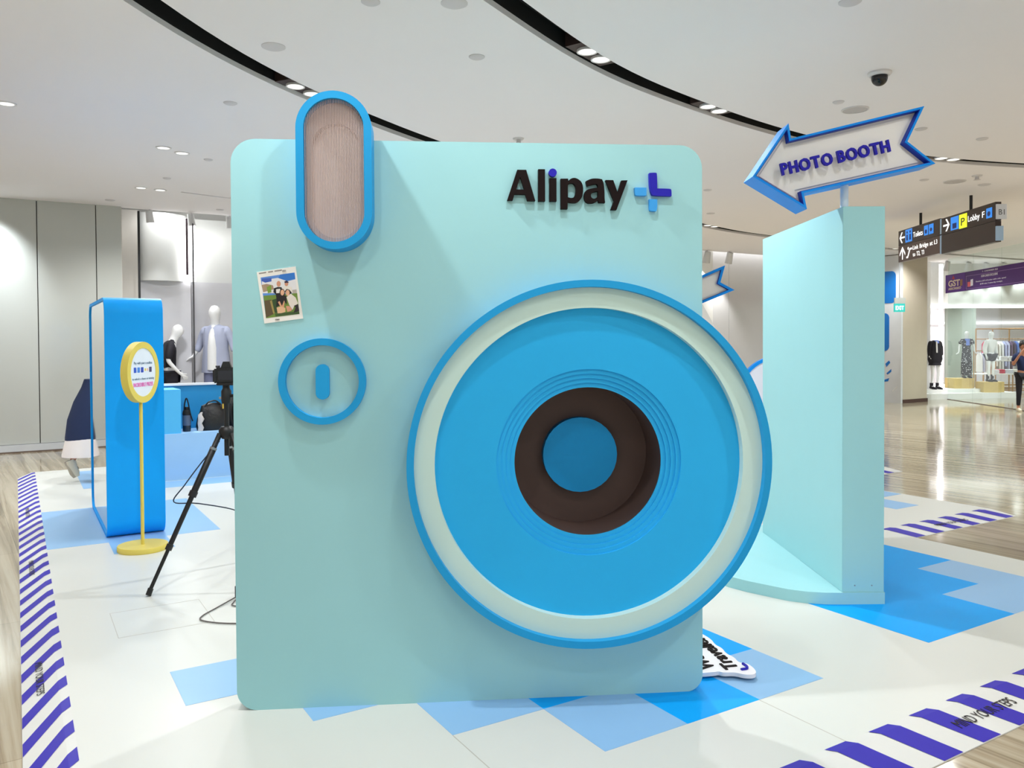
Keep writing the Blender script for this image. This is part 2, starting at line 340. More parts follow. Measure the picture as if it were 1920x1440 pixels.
# ================================================================== STAGE
def ramp_geo_u(u0, u1, vi, vo, vk):      # ramp along u, low edge at vo
    v = [(u0, vi, 0), (u1, vi, 0), (u1, vk, -.001), (u0, vk, -.001), (u1, vo, FZ+.004), (u0, vo, FZ+.004), (u0, vi, FZ), (u1, vi, FZ), (u1, vo, FZ), (u0, vo, FZ)]
    return v, [(0, 1, 2, 3), (3, 2, 4, 5), (5, 4, 8, 9), (9, 8, 7, 6), (0, 3, 5, 9, 6), (1, 7, 8, 4, 2), (0, 6, 7, 1)]
def strip3(pts, parent, name='stripe', material=STRIPE):   # pts: three pairs across the ramp
    v = []
    for a, b in pts: v += [a, b]
    return mesh(name, v, [(0, 1, 3, 2), (2, 3, 5, 4)], material, parent)
def stage(name, label, u0, u1, v0, v1, tiles, uw):
    e = empty(name, rz=TH); tag(e, label, 'platform')
    ca, sa = math.cos(TH), math.sin(TH)
    box('deck', (u0, v0, FZ), (u1, v1, 0), DECK, e)
    for t in tiles:
        a, b, c, d, mt = t; v, f = box_geo((a, c, 0), (b, d, .0012)); mesh('floor_tile', v, f, mt, e)
    vo = v0-.26; vk = v0-.035
    r = mesh('ramp', *ramp_geo_u(u0-(.18 if uw else 0), u1, v0, vo, vk), RAMPW, e)
    e2 = .0016
    k = 0; us = u0+.02
    while us < u1-.14:
        a = us; w = .125
        if uw is None or True:
            hi = min(a+w, u1); sh = .03 if a+.03+w <= u1 else max(0, u1-a-w); s2 = min(.087, max(0, u1-a-w))
            strip3([((a, v0, e2), (hi, v0, e2)), ((a+sh, vk, e2-.0005), (hi+sh, vk, e2-.0005)), ((a+s2, vo+.002, FZ+.004+e2), (hi+s2, vo+.002, FZ+.004+e2))], r)
        us += .2655
    return e, r
UL = [.6, 1.02, 1.45, 1.88, 2.30, 2.72, 3.14, 3.55, 3.965, 4.38, 4.79, 5.19, 5.59]
VL = [2.42, 2.84, 3.25, 3.68, 4.10, 4.52, 4.94, 5.36]
def T(i, j, mt): return (UL[i], UL[i+1], VL[j], VL[j+1], mt)
tiles = [T(0, 3, TILE_L), T(3, 0, TILE_L), T(4, 0, TILE_B), T(5, 0, TILE_L), T(5, 1, TILE_B), T(2, 1, TILE_L), T(1, 2, TILE_L), T(3, 1, TILE_B),
         T(10, 0, TILE_L), T(11, 0, TILE_L), T(11, 1, TILE_L)] + [T(i, j, TILE_B) for j, n in ((0, 10), (1, 11), (2, 12), (3, 12)) for i in range(8, n)]
tiles += [(.18, .6, 7.05, 7.85, TILE_L), (.6, 1.02, 7.05, 7.85, TILE_L), (1.02, 1.44, 7.05, 7.85, TILE_L), (.18, .6, 7.85, 8.65, TILE_L), (.6, 1.02, 7.85, 8.65, TILE_L), (1.02, 1.44, 7.85, 8.65, TILE_L),
          (.6, 1.02, 6.63, 7.05, TILE_L), (.6, 1.0, 9.82, 11.2, TILE_L), (1.0, 1.44, 9.4, 9.82, TILE_L), (1.44, 1.88, 9.4, 9.82, TILE_L), (1.88, 2.3, 9.4, 9.82, TILE_L), (2.3, 2.72, 9.4, 9.82, TILE_L)]
main, mramp = stage('stage_platform', 'large white stage platform with light and bright blue square floor tiles', .18, 6.0, 1.99, 11.45, tiles, True)
# left ramp of the main stage, its low edge along u = 0
u_in, u_k, u_out = .18, .145, 0.0
lr = mesh('ramp', [(u_in, 1.73, 0), (u_in, 11.45, 0), (u_k, 11.45, -.001), (u_k, 1.73, -.001), (u_out, 11.2, FZ+.004), (u_out, 1.73, FZ+.004), (u_in, 1.73, FZ), (u_in, 11.45, FZ), (u_out, 11.2, FZ), (u_out, 1.73, FZ)],
          [(0, 1, 2, 3), (3, 2, 4, 5), (5, 4, 8, 9), (9, 8, 7, 6), (0, 3, 5, 9, 6), (1, 7, 8, 4, 2), (0, 6, 7, 1)], RAMPW, main)
vv0 = 3.60-.264*7
for k in range(40):
    a = vv0+.264*k; e2 = .0016
    if a < 1.74 or a > 11.0: continue
    def vc(x): return min(x, 11.44)
    strip3([((u_out+.001, a, FZ+.004+e2), (u_out+.001, min(a+.117, 11.19), FZ+.004+e2)), ((u_k, vc(a+.29), e2-.001), (u_k, vc(a+.407), e2-.001)), ((u_in, vc(a+.335), e2), (u_in, vc(a+.455), e2))], lr)
# seams of the deck boards and a floor hatch
SEAM = mat('deck_seam', '#B9B6AC', .6)
for a, b, c, d in ((2.715, 2.719, 1.99, 2.42), (1.448, 1.452, 1.99, 2.84), (.44, .443, 4.72, 5.18), (.925, .928, 4.72, 5.18), (.44, .928, 4.72, 4.723), (.44, .928, 5.18, 5.183)):
    mesh('deck_seam', *box_geo((a, c, 0), (b, d, .0006)), SEAM, main)
# the violet and white edge band along the right side
for k in range(17):
    a = 2.0+k*.25
    if a+.25 < 4.05: box('edge_band', (6.0, a, FZ+.004), (6.004, a+.25, -.001), EDGE if k % 2 else RAMPW, main)
far1, r1 = stage('stage_platform', 'narrow white platform behind the tall mint wall, low ramp beside the polished floor', 6.0, 7.6, 4.09, 11.45, [(6.86, 7.2, 4.5, 4.85, TILE_L), (7.2, 7.58, 4.92, 5.3, TILE_L)], False)
far2, r2 = stage('stage_platform', 'farthest white platform whose striped ramp tip shows past the mint wall', 7.6, 9.05, 6.12, 11.45, [], False)
# the warning on the ramps
cosr = .03/.225
text('ramp_lettering', 'MIND YOUR STEPS', (3.225, 1.827, -.0122), (1, .01, 0), (0, 1, .12), .052, PRINT, mramp, width=.432, depth=.0006)
for u0_ in (1.75, 4.7): text('ramp_lettering', 'MIND YOUR STEPS', (u0_, 1.827, -.0122), (1, .01, 0), (0, 1, .12), .052, PRINT, mramp, width=.432, depth=.0006)
text('ramp_lettering', 'MIND YOUR STEPS', (6.58, 3.935, -.011), (1, -.02, 0), (0, 1, .12), .045, PRINT, r1, width=.44, depth=.0006)
for v_ in (4.60, 6.80, 9.0): text('ramp_lettering', 'MIND YOUR STEPS', (.058, v_, -.0122), (0, -1, 0), (1, 0, .17), .034, PRINT, lr, width=.43, depth=.0006)

# ================================================================== GIANT CAMERA PANEL
PA = math.radians(4.83); PX, PY = -1.168, 3.403
gc = empty('camera_prop', (PX, PY, 0), PA); tag(gc, 'giant mint green instant-camera panel with a round blue lens and raised brand lettering', 'display panel')
LC = (1.502, 0, 1.03)
def px2(x, y):    # raised lettering traced on the panel face
    X, Y = 920+x/5.3333, 300+y/5.3333
    return (1.154+(X-950.5)*.002327, 2.155+(377-Y)*.00228)
prism('body', [rrect(0, 0, 2.011, 2.404, (.085, .075, .1, .1)), circle(1.502, 1.03, .36, n=40)], 0, .1, MINT, gc, smooth=True)
for x in (.35, 1.0): box('rear_brace', (x, .1, 0), (x+.05, .5, .05), WHITEP, gc); box('rear_brace', (x, .1, .05), (x+.05, .14, 1.6), WHITEP, gc)
ln = empty('lens', LC, parent=gc)
def ring(name, r0, r1, y0, y1, mt, parent, n=128):
    return lathe(name, [(r0, y0), (r1, y0), (r1, y1), (r0, y1)], mt, parent, n=n, axis='y', closed=True)
ring('outer_rim', .750, .780, -.112, 0, RIMBLUE, ln); ring('mint_ring', .664, .751, -.078, -.002, PALEMINT, ln); ring('lens_face', .402, .665, -.036, -.002, DISC, ln)
for k, (a, b) in enumerate(((.382, .402), (.362, .382), (.342, .362), (.322, .342))): ring('ridge', a, b, -.027+k*.008, .004, DISC, ln, 96)
lathe('barrel', [(.322, .003), (.334, .003), (.334, .27), (.0, .27), (.0, .26), (.322, .26)], DARKBROWN, ln, n=96, axis='y', closed=True)
lathe('lens_centre', [(0, .205), (.172, .205), (.172, .26), (0, .26)], mat('lens_centre_blue', '#1096DA', .5, spec=.25), ln, n=32, axis='y')
fl = empty('flash', (.44, 0, 2.2525), parent=gc)
pill_o = rrect(-.152, -.3205, .152, .3205, .152, 14); pill_i = rrect(-.121, -.291, .121, .291, .121, 14)
prism('flash_frame', [pill_o, pill_i], -.125, 0, RIMBLUE, fl, smooth=True)
prism('flash_back', pill_i, -.012, -.002, mat('flash_back_rose', '#F3E8E2', .4), fl, smooth=True)
prism('reflector', [rrect(-.118, -.288, .118, .288, .118, 14), rrect(-.098, -.268, .098, .205, .098, 14)], -.06, -.012, mat('flash_reflector', '#D8C4BC', .25), fl, smooth=True)
rows = []; NX = 37*2
for i in range(NX+1):
    x = -.1205+.241*i/NX; dz = math.sqrt(max(0, .1205**2-x*x)); rows.append((x, -.17-dz, .17+dz, -.106-.0032*(i % 2)))
v, f = [], []
for x, z0, z1, y in rows: v += [(x, y, z0), (x, y, z1)]
for i in range(NX): f.append((2*i, 2*i+2, 2*i+3, 2*i+1))
FLU = bpy.data.materials.new('fluted_acrylic'); FLU.use_nodes = True; nt = FLU.node_tree; b_ = nt.nodes['Principled BSDF']
b_.inputs['Base Color'].default_value = lin('#E4D3CE'); b_.inputs['Roughness'].default_value = .12; b_.inputs['Specular IOR Level'].default_value = .6
tr_ = nt.nodes.new('ShaderNodeBsdfTransparent'); mx_ = nt.nodes.new('ShaderNodeMixShader'); nz_ = nt.nodes.new('ShaderNodeTexNoise'); nz_.inputs['Scale'].default_value = 5
mr_ = nt.nodes.new('ShaderNodeMapRange'); mr_.inputs[3].default_value = .26; mr_.inputs[4].default_value = .36; nt.links.new(nz_.outputs['Fac'], mr_.inputs[0]); nt.links.new(mr_.outputs[0], mx_.inputs[0])
nt.links.new(tr_.outputs[0], mx_.inputs[1]); nt.links.new(b_.outputs[0], mx_.inputs[2]); nt.links.new(mx_.outputs[0], nt.nodes['Material Output'].inputs[0])
mesh('flash_window', v, f, FLU, fl)
rv, rf = [], []
for i in range(37):       # the fine upright flutes of the flash window
    x = -.1175+.235*i/36; dz = math.sqrt(max(0, .1195**2-x*x)); a_, b_ = tube_geo([(x, -.1105, -.17-dz), (x, -.1105, .17+dz)], .0009, 5); rf += [tuple(k+len(rv) for k in q) for q in b_]; rv += a_
tag(mesh('flutes', rv, rf, mat('flute_rose', '#CDB8B2', .25), fl), kind='stuff')
bt = empty('shutter_button', (.371, 0, 1.389), parent=gc)
ring('button_ring', .152, .181, -.032, 0, RIMBLUE, bt, 72)
prism('button_slot', rrect(-.028, -.076, .028, .072, .0279, 8), -.024, 0, RIMBLUE, bt, smooth=True)
# raised lettering
def c(*p): return tuple(p)+(1,)
LET = [[[(162, 412), (262, 108), (350, 108), (438, 415), (360, 415), (340, 352), (233, 352), (216, 412)], [(291, 178), (252, 304), (330, 304)]],
       [[(469, 100), (535, 100), (535, 418), (469, 418)]], [[(580, 187), (648, 187), (648, 418), (578, 418)]],
       [[(690, 192), (762, 190), (766, 212), c(792, 184), c(850, 182), c(912, 235), c(912, 360), c(862, 430), c(790, 432), (758, 424), (757, 493), (690, 493)], [(761, 248), c(800, 226), c(842, 262), c(840, 350), c(806, 392), (761, 376)]],
       [[(940, 214), c(985, 188), c(1060, 184), c(1126, 200), (1126, 380), (1131, 428), (1070, 428), (1062, 404), c(1030, 432), c(950, 436), c(918, 385), c(930, 310), c(990, 284), (1060, 278), c(1062, 246), c(1024, 238), (952, 264)], [(1060, 314), c(1012, 318), c(984, 350), c(1000, 388), c(1040, 388), (1060, 362)]],
       [[(1137, 200), (1213, 200), (1258, 326), (1296, 203), (1357, 200), (1245, 499), (1188, 497), (1222, 410)]]]
for lo in LET: prism('letter', [[px2(*q) for q in chaikin(l)] for l in lo], -.022, 0, LETTERBROWN, gc)
prism('letter_dot', circle(*px2(612, 132), .0172, n=28), -.022, 0, INDIGO, gc)
for l, mt in (([(1577, 124), c(1640, 118), c(1656, 128), (1656, 279), c(1785, 279), c(1802, 292), (1800, 355), c(1650, 356), c(1577, 340)], INDIGO), ([(1430, 272), (1547, 272), (1547, 352), c(1445, 356), c(1430, 340)], SKYBLUE), ([(1577, 388), (1655, 388), c(1658, 490), (1645, 508), c(1590, 510), c(1577, 490)], SKYBLUE)):
    prism('logo_piece', [px2(*q) for q in chaikin(l, 3)], -.022, 0, mt, gc)

# printed photo stuck on the panel
pp = empty('photo_print', (PX, PY, 0), PA); tag(pp, 'small white-bordered photo print of four people stuck on the mint panel', 'photo')
C4 = [(.131, 1.633), (.291, 1.654), (.262, 1.873), (.102, 1.848)]
def ph(a, b): return tuple((C4[0][i]*(1-a)+C4[1][i]*a)*(1-b)+(C4[3][i]*(1-a)+C4[2][i]*a)*b for i in (0, 1))
def pic(x, y):   # place in the 1218 x 1440 view of the print -> card coordinates
    # card corners there: BL (290,1280) BR (1085,1170) TR (930,100) TL (125,210)
    bx = 1-(y-210-(x-125)*(-110/805))/1072.0; ax = (x-125-(1-bx)*162)/800.0
    return ph(ax, bx)
prism('card', [ph(0, 0), ph(1, 0), ph(1, 1), ph(0, 1)], -.0025, 0, mat('photo_paper', '#EFEDE6', .35), pp)
LAY = [('#5C8FD8', [(205, 320), (905, 225), (1010, 1060), (320, 1150)]), ('#2F78CF', [(610, 262), (905, 225), (918, 350), (650, 410), (560, 350)]), ('#E6E6E8', [(235, 400), (420, 350), (560, 330), (760, 400), (925, 360), (955, 640), (230, 640)]),
       ('#3F5FB8', [(230, 340), (430, 330), (430, 400), (300, 425), (225, 390)]), ('#A98F74', [(225, 470), (330, 450), (460, 480), (480, 560), (260, 620)]), ('#7FA03A', [(330, 520), (420, 470), (430, 620), (360, 640)]), ('#B7B0A6', [(860, 575), (945, 565), (955, 700), (870, 700)]),
       ('#6C8B35', [(265, 690), (960, 640), (1010, 1060), (320, 1150)]), ('#5B4B30', [(285, 790), (430, 770), (490, 1060), (320, 1140)]), ('#9A8A4B', [(400, 800), (440, 780), (510, 1040), (470, 1060)]), ('#2E4A22', [(440, 780), (560, 740), (560, 1040), (500, 1040)]), ('#3F5A2A', [(500, 1050), (1000, 1010), (1010, 1060), (520, 1115)])]
LAY += [('#E9E4DA', [(680, 510), (760, 490), (850, 520), (860, 640), (660, 640)]), ('#15110F', [(480, 540), (560, 515), (640, 520), (655, 640), (640, 800), (540, 800), (520, 660), (470, 620)]), ('#E9E6E0', [(525, 560), (610, 550), (610, 635), (530, 640)])]
LAY += [('#D59A7C', circle(578, 450, 42, 58, 16)), ('#D59A7C', circle(738, 450, 38, 48, 16)), ('#2B2140', [(695, 405), (740, 385), (785, 415), (780, 430), (700, 435)]),
        ('#1B1210', circle(652, 640, 56, 90, 18)), ('#1B1210', [(705, 600), (745, 555), (800, 570), (850, 630), (800, 700), (740, 690)]), ('#17110F', [(560, 690), (650, 670), (740, 700), (750, 870), (690, 800), (650, 890), (570, 900), (530, 920), (540, 780)]),
        ('#E6DED3', [(740, 720), (830, 650), (930, 730), (980, 850), (900, 900), (870, 980), (800, 880)]), ('#E2B18F', circle(655, 628, 38, 60, 16)), ('#E2B18F', circle(765, 635, 40, 62, 16)), ('#241A1E', [(900, 890), (985, 865), (1005, 1000), (890, 1035), (930, 930)]),
        ('#D9A07C', [(565, 820), (600, 800), (650, 900), (690, 790), (705, 800), (690, 930), (640, 960)]), ('#DDB48C', [(540, 930), (620, 910), (720, 940), (720, 1020), (640, 1045), (560, 1050)]), ('#D59A7C', [(730, 900), (800, 900), (860, 960), (840, 1000), (760, 1020)])]
for k, (hx, l) in enumerate(LAY): prism('picture_patch', [pic(*q) for q in l], -.0026-.00006*k, -.0025, mat('photo_'+hx[1:].lower(), hx, .35), pp)
ud = Vector((C4[1][0]-C4[0][0], 0, C4[1][1]-C4[0][1])).normalized(); vd = Vector((-ud.z, 0, ud.x))
GREYPR = mat('grey_print', '#8F8A86', .5)
q0 = pic(650, 205); text('caption', '2023', (q0[0], -.0026, q0[1]), ud, vd, .006, GREYPR, pp)
for x0, x1 in ((170, 320), (360, 460), (490, 640)): prism('caption_line', [pic(x0, 250-(x0-170)*.136), pic(x1, 250-(x1-170)*.136), pic(x1, 225-(x1-170)*.136), pic(x0, 225-(x0-170)*.136)], -.0027, -.0025, GREYPR, pp)
q0 = pic(510, 1190); text('caption', 'Alipay', (q0[0], -.0026, q0[1]), ud, vd, .0055, PRINT, pp)

# ================================================================== MINT WALL WITH PLINTH, ARROW SIGN
tw = empty('booth_partition', (2.05, 5.5, 0)); tag(tw, 'tall slim mint green wall on a rounded low plinth', 'booth wall')
def rel(pts, dx, dy): return [(a-dx, b-dy) for a, b in pts]
prism('plinth', rel([(2.179, 4.742), (2.179, 6.5), (1.9, 6.5), (1.55, 6.38), (1.32, 6.12), (1.2, 5.8), (1.19, 5.5), (1.25, 5.25), (1.354, 5.089), (1.44, 4.989), (1.567, 4.872), (1.64, 4.81), (1.731, 4.765), (1.83, 4.742), (1.929, 4.738)], 2.05, 5.5), 0, .07, MINT, tw, plane='xy', smooth=True)
box('wall', (1.931-2.05, 4.748-5.5, .07), (2.176-2.05, 6.262-5.5, 2.328), MINT, tw, bevel=.002)
for X in (1603, 1635): q = at(X, 1098, 4.745); lathe('screw', [(0, -.003), (.004, -.003), (.004, 0), (0, 0)], STEEL, tw, n=10, axis='y', loc=(q.x-2.05, 4.748-5.5, q.z))
def inset(poly, d):
    n = len(poly); area = sum(poly[i][0]*poly[(i+1) % n][1]-poly[(i+1) % n][0]*poly[i][1] for i in range(n)); s_ = 1 if area > 0 else -1; out = []
    for i in range(n):
        a, b, c_ = Vector(poly[i-1]), Vector(poly[i]), Vector(poly[(i+1) % n]); e1, e2 = (b-a).normalized(), (c_-b).normalized()
        n1, n2 = Vector((-e1.y, e1.x))*s_, Vector((-e2.y, e2.x))*s_; k = n1+n2; k = k/max(.25, k.dot(n1)); out.append(tuple(b+k*d))
    return out
ARROW = [(1.406, 2.505), (1.614, 2.812), (1.629, 2.724), (2.403, 2.907), (2.306, 2.703), (2.469, 2.574), (1.703, 2.407), (1.722, 2.314)]
def arrow_sign(name, label, ox, oz, y0, sc, lettering, tilt=0, wall=.012):
    e = empty(name, (1.98*sc+ox, y0+.1, 2.33*sc+oz)); tag(e, label, 'sign'); e.rotation_euler.y = tilt
    P_ = [((x-1.98)*sc, (z-2.33)*sc) for x, z in ARROW]; i1, i2 = inset(P_, wall*sc), inset(P_, (wall+.022)*sc); d = .19*sc; a = -.1
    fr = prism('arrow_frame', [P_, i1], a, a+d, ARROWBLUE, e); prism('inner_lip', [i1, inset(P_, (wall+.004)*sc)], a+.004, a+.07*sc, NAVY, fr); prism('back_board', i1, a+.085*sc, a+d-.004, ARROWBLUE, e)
    prism('arrow_face', inset(P_, (wall+.005)*sc), a+.05*sc, a+.085*sc, WHITEP, e)
    prism('face_step', i2, a+.042*sc, a+.05*sc, mat('sign_face_white', '#F0EFEA', .5), e)
    if lettering:
        o = Vector((1.576-1.98, a+.042*sc-.03, 2.512-2.33)); t = Vector((.632, 0, .136)).normalized()
        letters('PHOTO BOOTH', o, t, Vector((-t.z, 0, t.x)), .068, INDIGO, e, .645, bold=.035, depth=.022)
    lathe('post', [(0, -.0), (.023*sc, 0), (.023*sc, .14*sc), (0, .14*sc)], mat('post_white', '#D5E2EA', .4), e, n=20, loc=(0, 0, 0))
    return e
arrow_sign('arrow_sign', 'white arrow sign reading PHOTO BOOTH with a blue frame above the mint wall', 0, 0, 4.75, 1.0, True)

# ================================================================== BLUE PHONE-SHAPED DISPLAY
ph_ = empty('phone_display', (*xy(.815, 7.92), 0), TH); tag(ph_, 'tall bright blue phone-shaped display with a mirrored side panel', 'display')
prism('band', [rrect(-.775, 0, .775, 1.925, .13, 8), rrect(-.75, .025, .75, 1.90, .11, 8)], -.215, .215, PHONEBLUE, ph_, plane='yz', smooth=True)
prism('screen', rrect(-.75, .025, .75, 1.90, .11, 8), -.205, -.195, mat('mirror_screen', '#DADCE0', .04, metal=1), ph_, plane='yz')
prism('rear_panel', rrect(-.75, .025, .75, 1.90, .11, 8), .195, .205, WHITEP, ph_, plane='yz')

# ================================================================== YELLOW ROUND SIGN STAND
ys = empty('sign_stand', (-2.796, 6.115, 0)); tag(ys, 'yellow round sign on a thin pole with a round foot', 'sign stand')
lathe('foot', [(0, 0), (.176, 0), (.178, .006), (.178, .034), (.174, .04), (0, .04)], YELLOW, ys, n=48); lathe('pole', [(0, .04), (.0125, .04), (.0125, 1.13), (0, 1.13)], YELLOW, ys, n=14)
AN = math.radians(-4); dsk = empty('sign_head', (0, 0, 1.338), AN+PI/2, parent=ys)   # local -y faces out
def sy(prof): return [(r, -h) for r, h in prof]
lathe('rim', sy([(.182, -.027), (.229, -.027), (.229, .027), (.182, .027)]), YELLOW, dsk, n=56, axis='y', closed=True)
lathe('face', [(0, -.022), (.184, -.022), (.184, .02), (0, .02)], mat('sign_face_pale', '#DCE6F2', .4), dsk, n=48, axis='y')
TXTG = mat('grey_blue_print', '#7F93A6', .5); PINKP = mat('pink_print', '#E27BC0', .5)
text('sign_print', 'Pay with your e-wallets', (-.13, -.0225, .062), (1, 0, 0), (0, 0, 1), .02, TXTG, dsk, width=.26); text('sign_print', 'to unlock a chance at winning', (-.155, -.0225, -.055), (1, 0, 0), (0, 0, 1), .018, TXTG, dsk, width=.31)
text('sign_print', 'INCREDIBLE PRIZES', (-.14, -.0225, -.105), (1, 0, 0), (0, 0, 1), .03, PINKP, dsk, width=.28, bold=.02)
for x, hx in ((-.115, '#2B57C4'), (-.065, '#3C7FD6'), (-.015, '#2447B0'), (.03, '#D6C63A'), (.062, '#E8B8A0'), (.105, '#3C3E66')):
    s_ = .018 if hx not in ('#D6C63A', '#E8B8A0') else .009
    prism('sign_icon', rrect(x-s_, .004-s_*1.1+.015, x+s_, .004+s_*1.1+.015, .004, 3), -.0232, -.022, mat('icon_'+hx[1:].lower(), hx, .5), dsk)

# ================================================================== TRIPOD AND CAMERA
tp = empty('tripod', (-1.865, 5.3, 0)); tag(tp, 'black telescopic tripod behind the giant camera panel', 'tripod')
apex = Vector((0, 0, .985))
for fx, fy in ((-.379, -.329), (-.035, .45), (.4, -.25)):
    foot = Vector((fx, fy, .012)); d = (foot-apex); side = d.cross(Vector((0, 0, 1))).normalized()
    top = apex + Vector((fx, fy, 0)).normalized()*.045 + Vector((0, 0, -.02)); d = foot-top
    lg = tube('leg', [top, top+d*.09, top+d*.095, top+d*.38], [.017, .017, .021, .021], BLACK, tp, 12)
    tube('leg_section', [top+d*.37, top+d*.72], .0155, BLACK, lg, 12); tube('leg_section', [top+d*.70, foot], .0115, BLACK, lg, 12)
    for t0, r in ((.37, .026), (.70, .021)): tube('leg_lock', [top+d*t0, top+d*(t0+.035)], r, mat('lock_black', '#1B191C', .4), lg, 12)
    tube('leg_lock', [top+d*.09, top+d*.105], .0225, STEEL, lg, 12); tube('rubber_foot', [top+d*.965, foot-Vector((0, 0, .005))], .017, BLACK, lg, 12)
lathe('spider', [(0, .93), (.03, .93), (.05, .955), (.05, .99), (.034, 1.01), (0, 1.01)], BLACK, tp, n=24); lathe('centre_column', [(0, .82), (.016, .82), (.016, 1.17), (0, 1.17)], BLACK, tp, n=16)
lathe('ball_head', [(0, 1.16), (.028, 1.16), (.032, 1.18), (.032, 1.24), (.022, 1.26), (.022, 1.28), (0, 1.28)], BLACK, tp, n=24)
tube('head_knob', [(.03, 0, 1.21), (.07, -.01, 1.21)], .011, BLACK, tp, 12); tube('head_knob', [(-.03, .01, 1.195), (-.05, .015, 1.195)], .008, STEEL, tp, 12)
box('quick_plate', (-.05, -.045, 1.28), (.06, .045, 1.295), BLACK, tp, bevel=.004)
tube('cable', smooth_path([(-.03, -.05, .92), (-.12, -.10, .80), (-.20, -.2, .66), (-.26, -.22, .56), (-.15, -.12, .53), (-.02, .1, .45), (.02, .25, .38)], 6), .004, mat('cable_navy', '#15223A', .5), tp, 6)
cm = empty('photo_camera', (-1.865, 5.3, 1.295), .25); tag(cm, 'black photo camera mounted on the tripod', 'camera')
box('body', (-.065, -.035, 0), (.07, .035, .10), BLACK, cm, bevel=.008); box('grip', (-.078, -.045, 0), (-.05, .03, .092), BLACK, cm, bevel=.008); prism('prism_hump', [(-.03, .10), (.035, .10), (.022, .138), (-.016, .138)], -.03, .035, BLACK, cm)
lathe('lens', [(0, .034), (.036, .034), (.036, .07), (.04, .075), (.04, .13), (.034, .135), (.03, .125), (0, .122)], mat('lens_black', '#141216', .3), cm, n=28, axis='y', loc=(0, 0, .05))
box('rear_screen', (-.045, -.038, .02), (.04, -.035, .08), mat('screen_glass', '#15171C', .1), cm); lathe('dial', [(0, .10), (.014, .10), (.014, .112), (0, .112)], mat('dial_grey', '#3A383C', .4), cm, n=16, loc=(-.05, 0, 0))

# ================================================================== BLUE BENCH WITH BAGS
CB1, CB2, CB3 = mat('bench_pale_blue', '#9CC7EE', .5), mat('bench_mid_blue', '#4DB7EC', .5), mat('bench_deep_blue', '#1D8FCB', .5)
bn = empty('bench', (*xy(1.2, 9.85), 0), TH); tag(bn, 'long blue bench with a high back panel and side partition', 'bench')
box('seat_block', (-.15, 0, 0), (2.4, .62, .53), CB1, bn); box('back_panel', (-.15, .56, .53), (2.4, .62, 1.05), CB3, bn); box('back_top', (-.17, .54, 1.05), (2.42, .64, 1.075), mat('bench_top_white', '#E6EAF0', .4), bn)
box('side_partition', (.16, .02, .53), (.40, .56, 1.03), CB2, bn)
LEATHER = mat('black_leather', '#0E0B0B', .42, bump=.3, bscale=30); FABRIC = mat('black_fabric', '#08080A', .8, bump=.3, bscale=80)
def uvp(u, v, z=0): a, b = xy(u, v); return (a, b, z)
bo = empty('water_bottle', uvp(1.69, 10.05, .53)); tag(bo, 'dark clear water bottle in a black sling on the blue bench', 'bottle')
lathe('bottle_body', [(0, 0), (.042, 0), (.045, .01), (.045, .20), (.03, .235), (.02, .245), (0, .245)], mat('smoked_bottle', '#1B2230', .12), bo, n=24); lathe('cap', [(0, .245), (.024, .245), (.024, .285), (0, .285)], BLACK, bo, n=20)
lathe('sling_sleeve', [(.046, .20), (.047, .20), (.044, .225), (.034, .25), (.033, .25)], FABRIC, bo, n=24); tube('carry_loop', smooth_path([(-.03, 0, .22), (-.02, 0, .33), (.0, 0, .385), (.02, 0, .33), (.045, 0, .2), (.07, 0, .12)], 5), .008, FABRIC, bo, 6)
lathe('label_band', [(.0455, .07), (.0462, .07), (.0462, .19), (.0455, .19)], mat('bottle_print', '#53617A', .4), bo, n=24)
wr = loft('plastic_wrapper', [(0, 0, 0, .03, .02), (.01, 0, .04, .034, .02), (-.004, 0, .09, .026, .02), (.012, 0, .14, .038, .022), (.0, 0, .19, .024, .015), (.02, 0, .22, .012, .008)], mat('clear_wrapper', '#CFC7C2', .25, bump=.8, bscale=40), None, 14); wr.location = uvp(1.83, 10.0, .53); tag(wr, 'crumpled clear plastic wrapper beside the bottle on the bench', 'wrapper')
hb = empty('handbag', uvp(1.98, 10.08, .53), TH); tag(hb, 'soft black leather handbag slouching on the blue bench', 'bag')
loft('bag_body', [(0, 0, 0, .17, .09), (0, 0, .05, .185, .1), (.01, 0, .14, .18, .095), (.02, 0, .22, .16, .075), (.0, 0, .29, .12, .05), (.02, 0, .32, .07, .03)], LEATHER, hb, 22)
tube('bag_handle', smooth_path([(-.09, -.03, .27), (-.05, -.05, .33), (.03, -.05, .345), (.09, -.03, .3)], 6), .009, LEATHER, hb, 8); box('bag_clasp', (.10, -.085, .25), (.125, -.07, .31), mat('gold_clasp', '#D0A94A', .3, metal=.8), hb)
bp_ = empty('backpack', uvp(2.36, 10.17, .53), TH); tag(bp_, 'bulky black backpack leaning on the bench back behind the tripod', 'bag')
loft('pack_body', [(0, 0, 0, .17, .11), (0, 0, .06, .18, .12), (0, .02, .22, .175, .115), (.01, .04, .34, .155, .09), (.03, .06, .41, .11, .06), (.03, .07, .44, .05, .03)], FABRIC, bp_, 22); loft('front_pocket', [(0, -.09, .03, .12, .05), (0, -.1, .1, .13, .05), (0, -.08, .2, .11, .04)], FABRIC, bp_, 18)
tube('shoulder_strap', smooth_path([(-.1, -.02, .36), (-.16, -.08, .25), (-.16, -.1, .1), (-.12, -.09, .02)], 6), .014, FABRIC, bp_, 8)

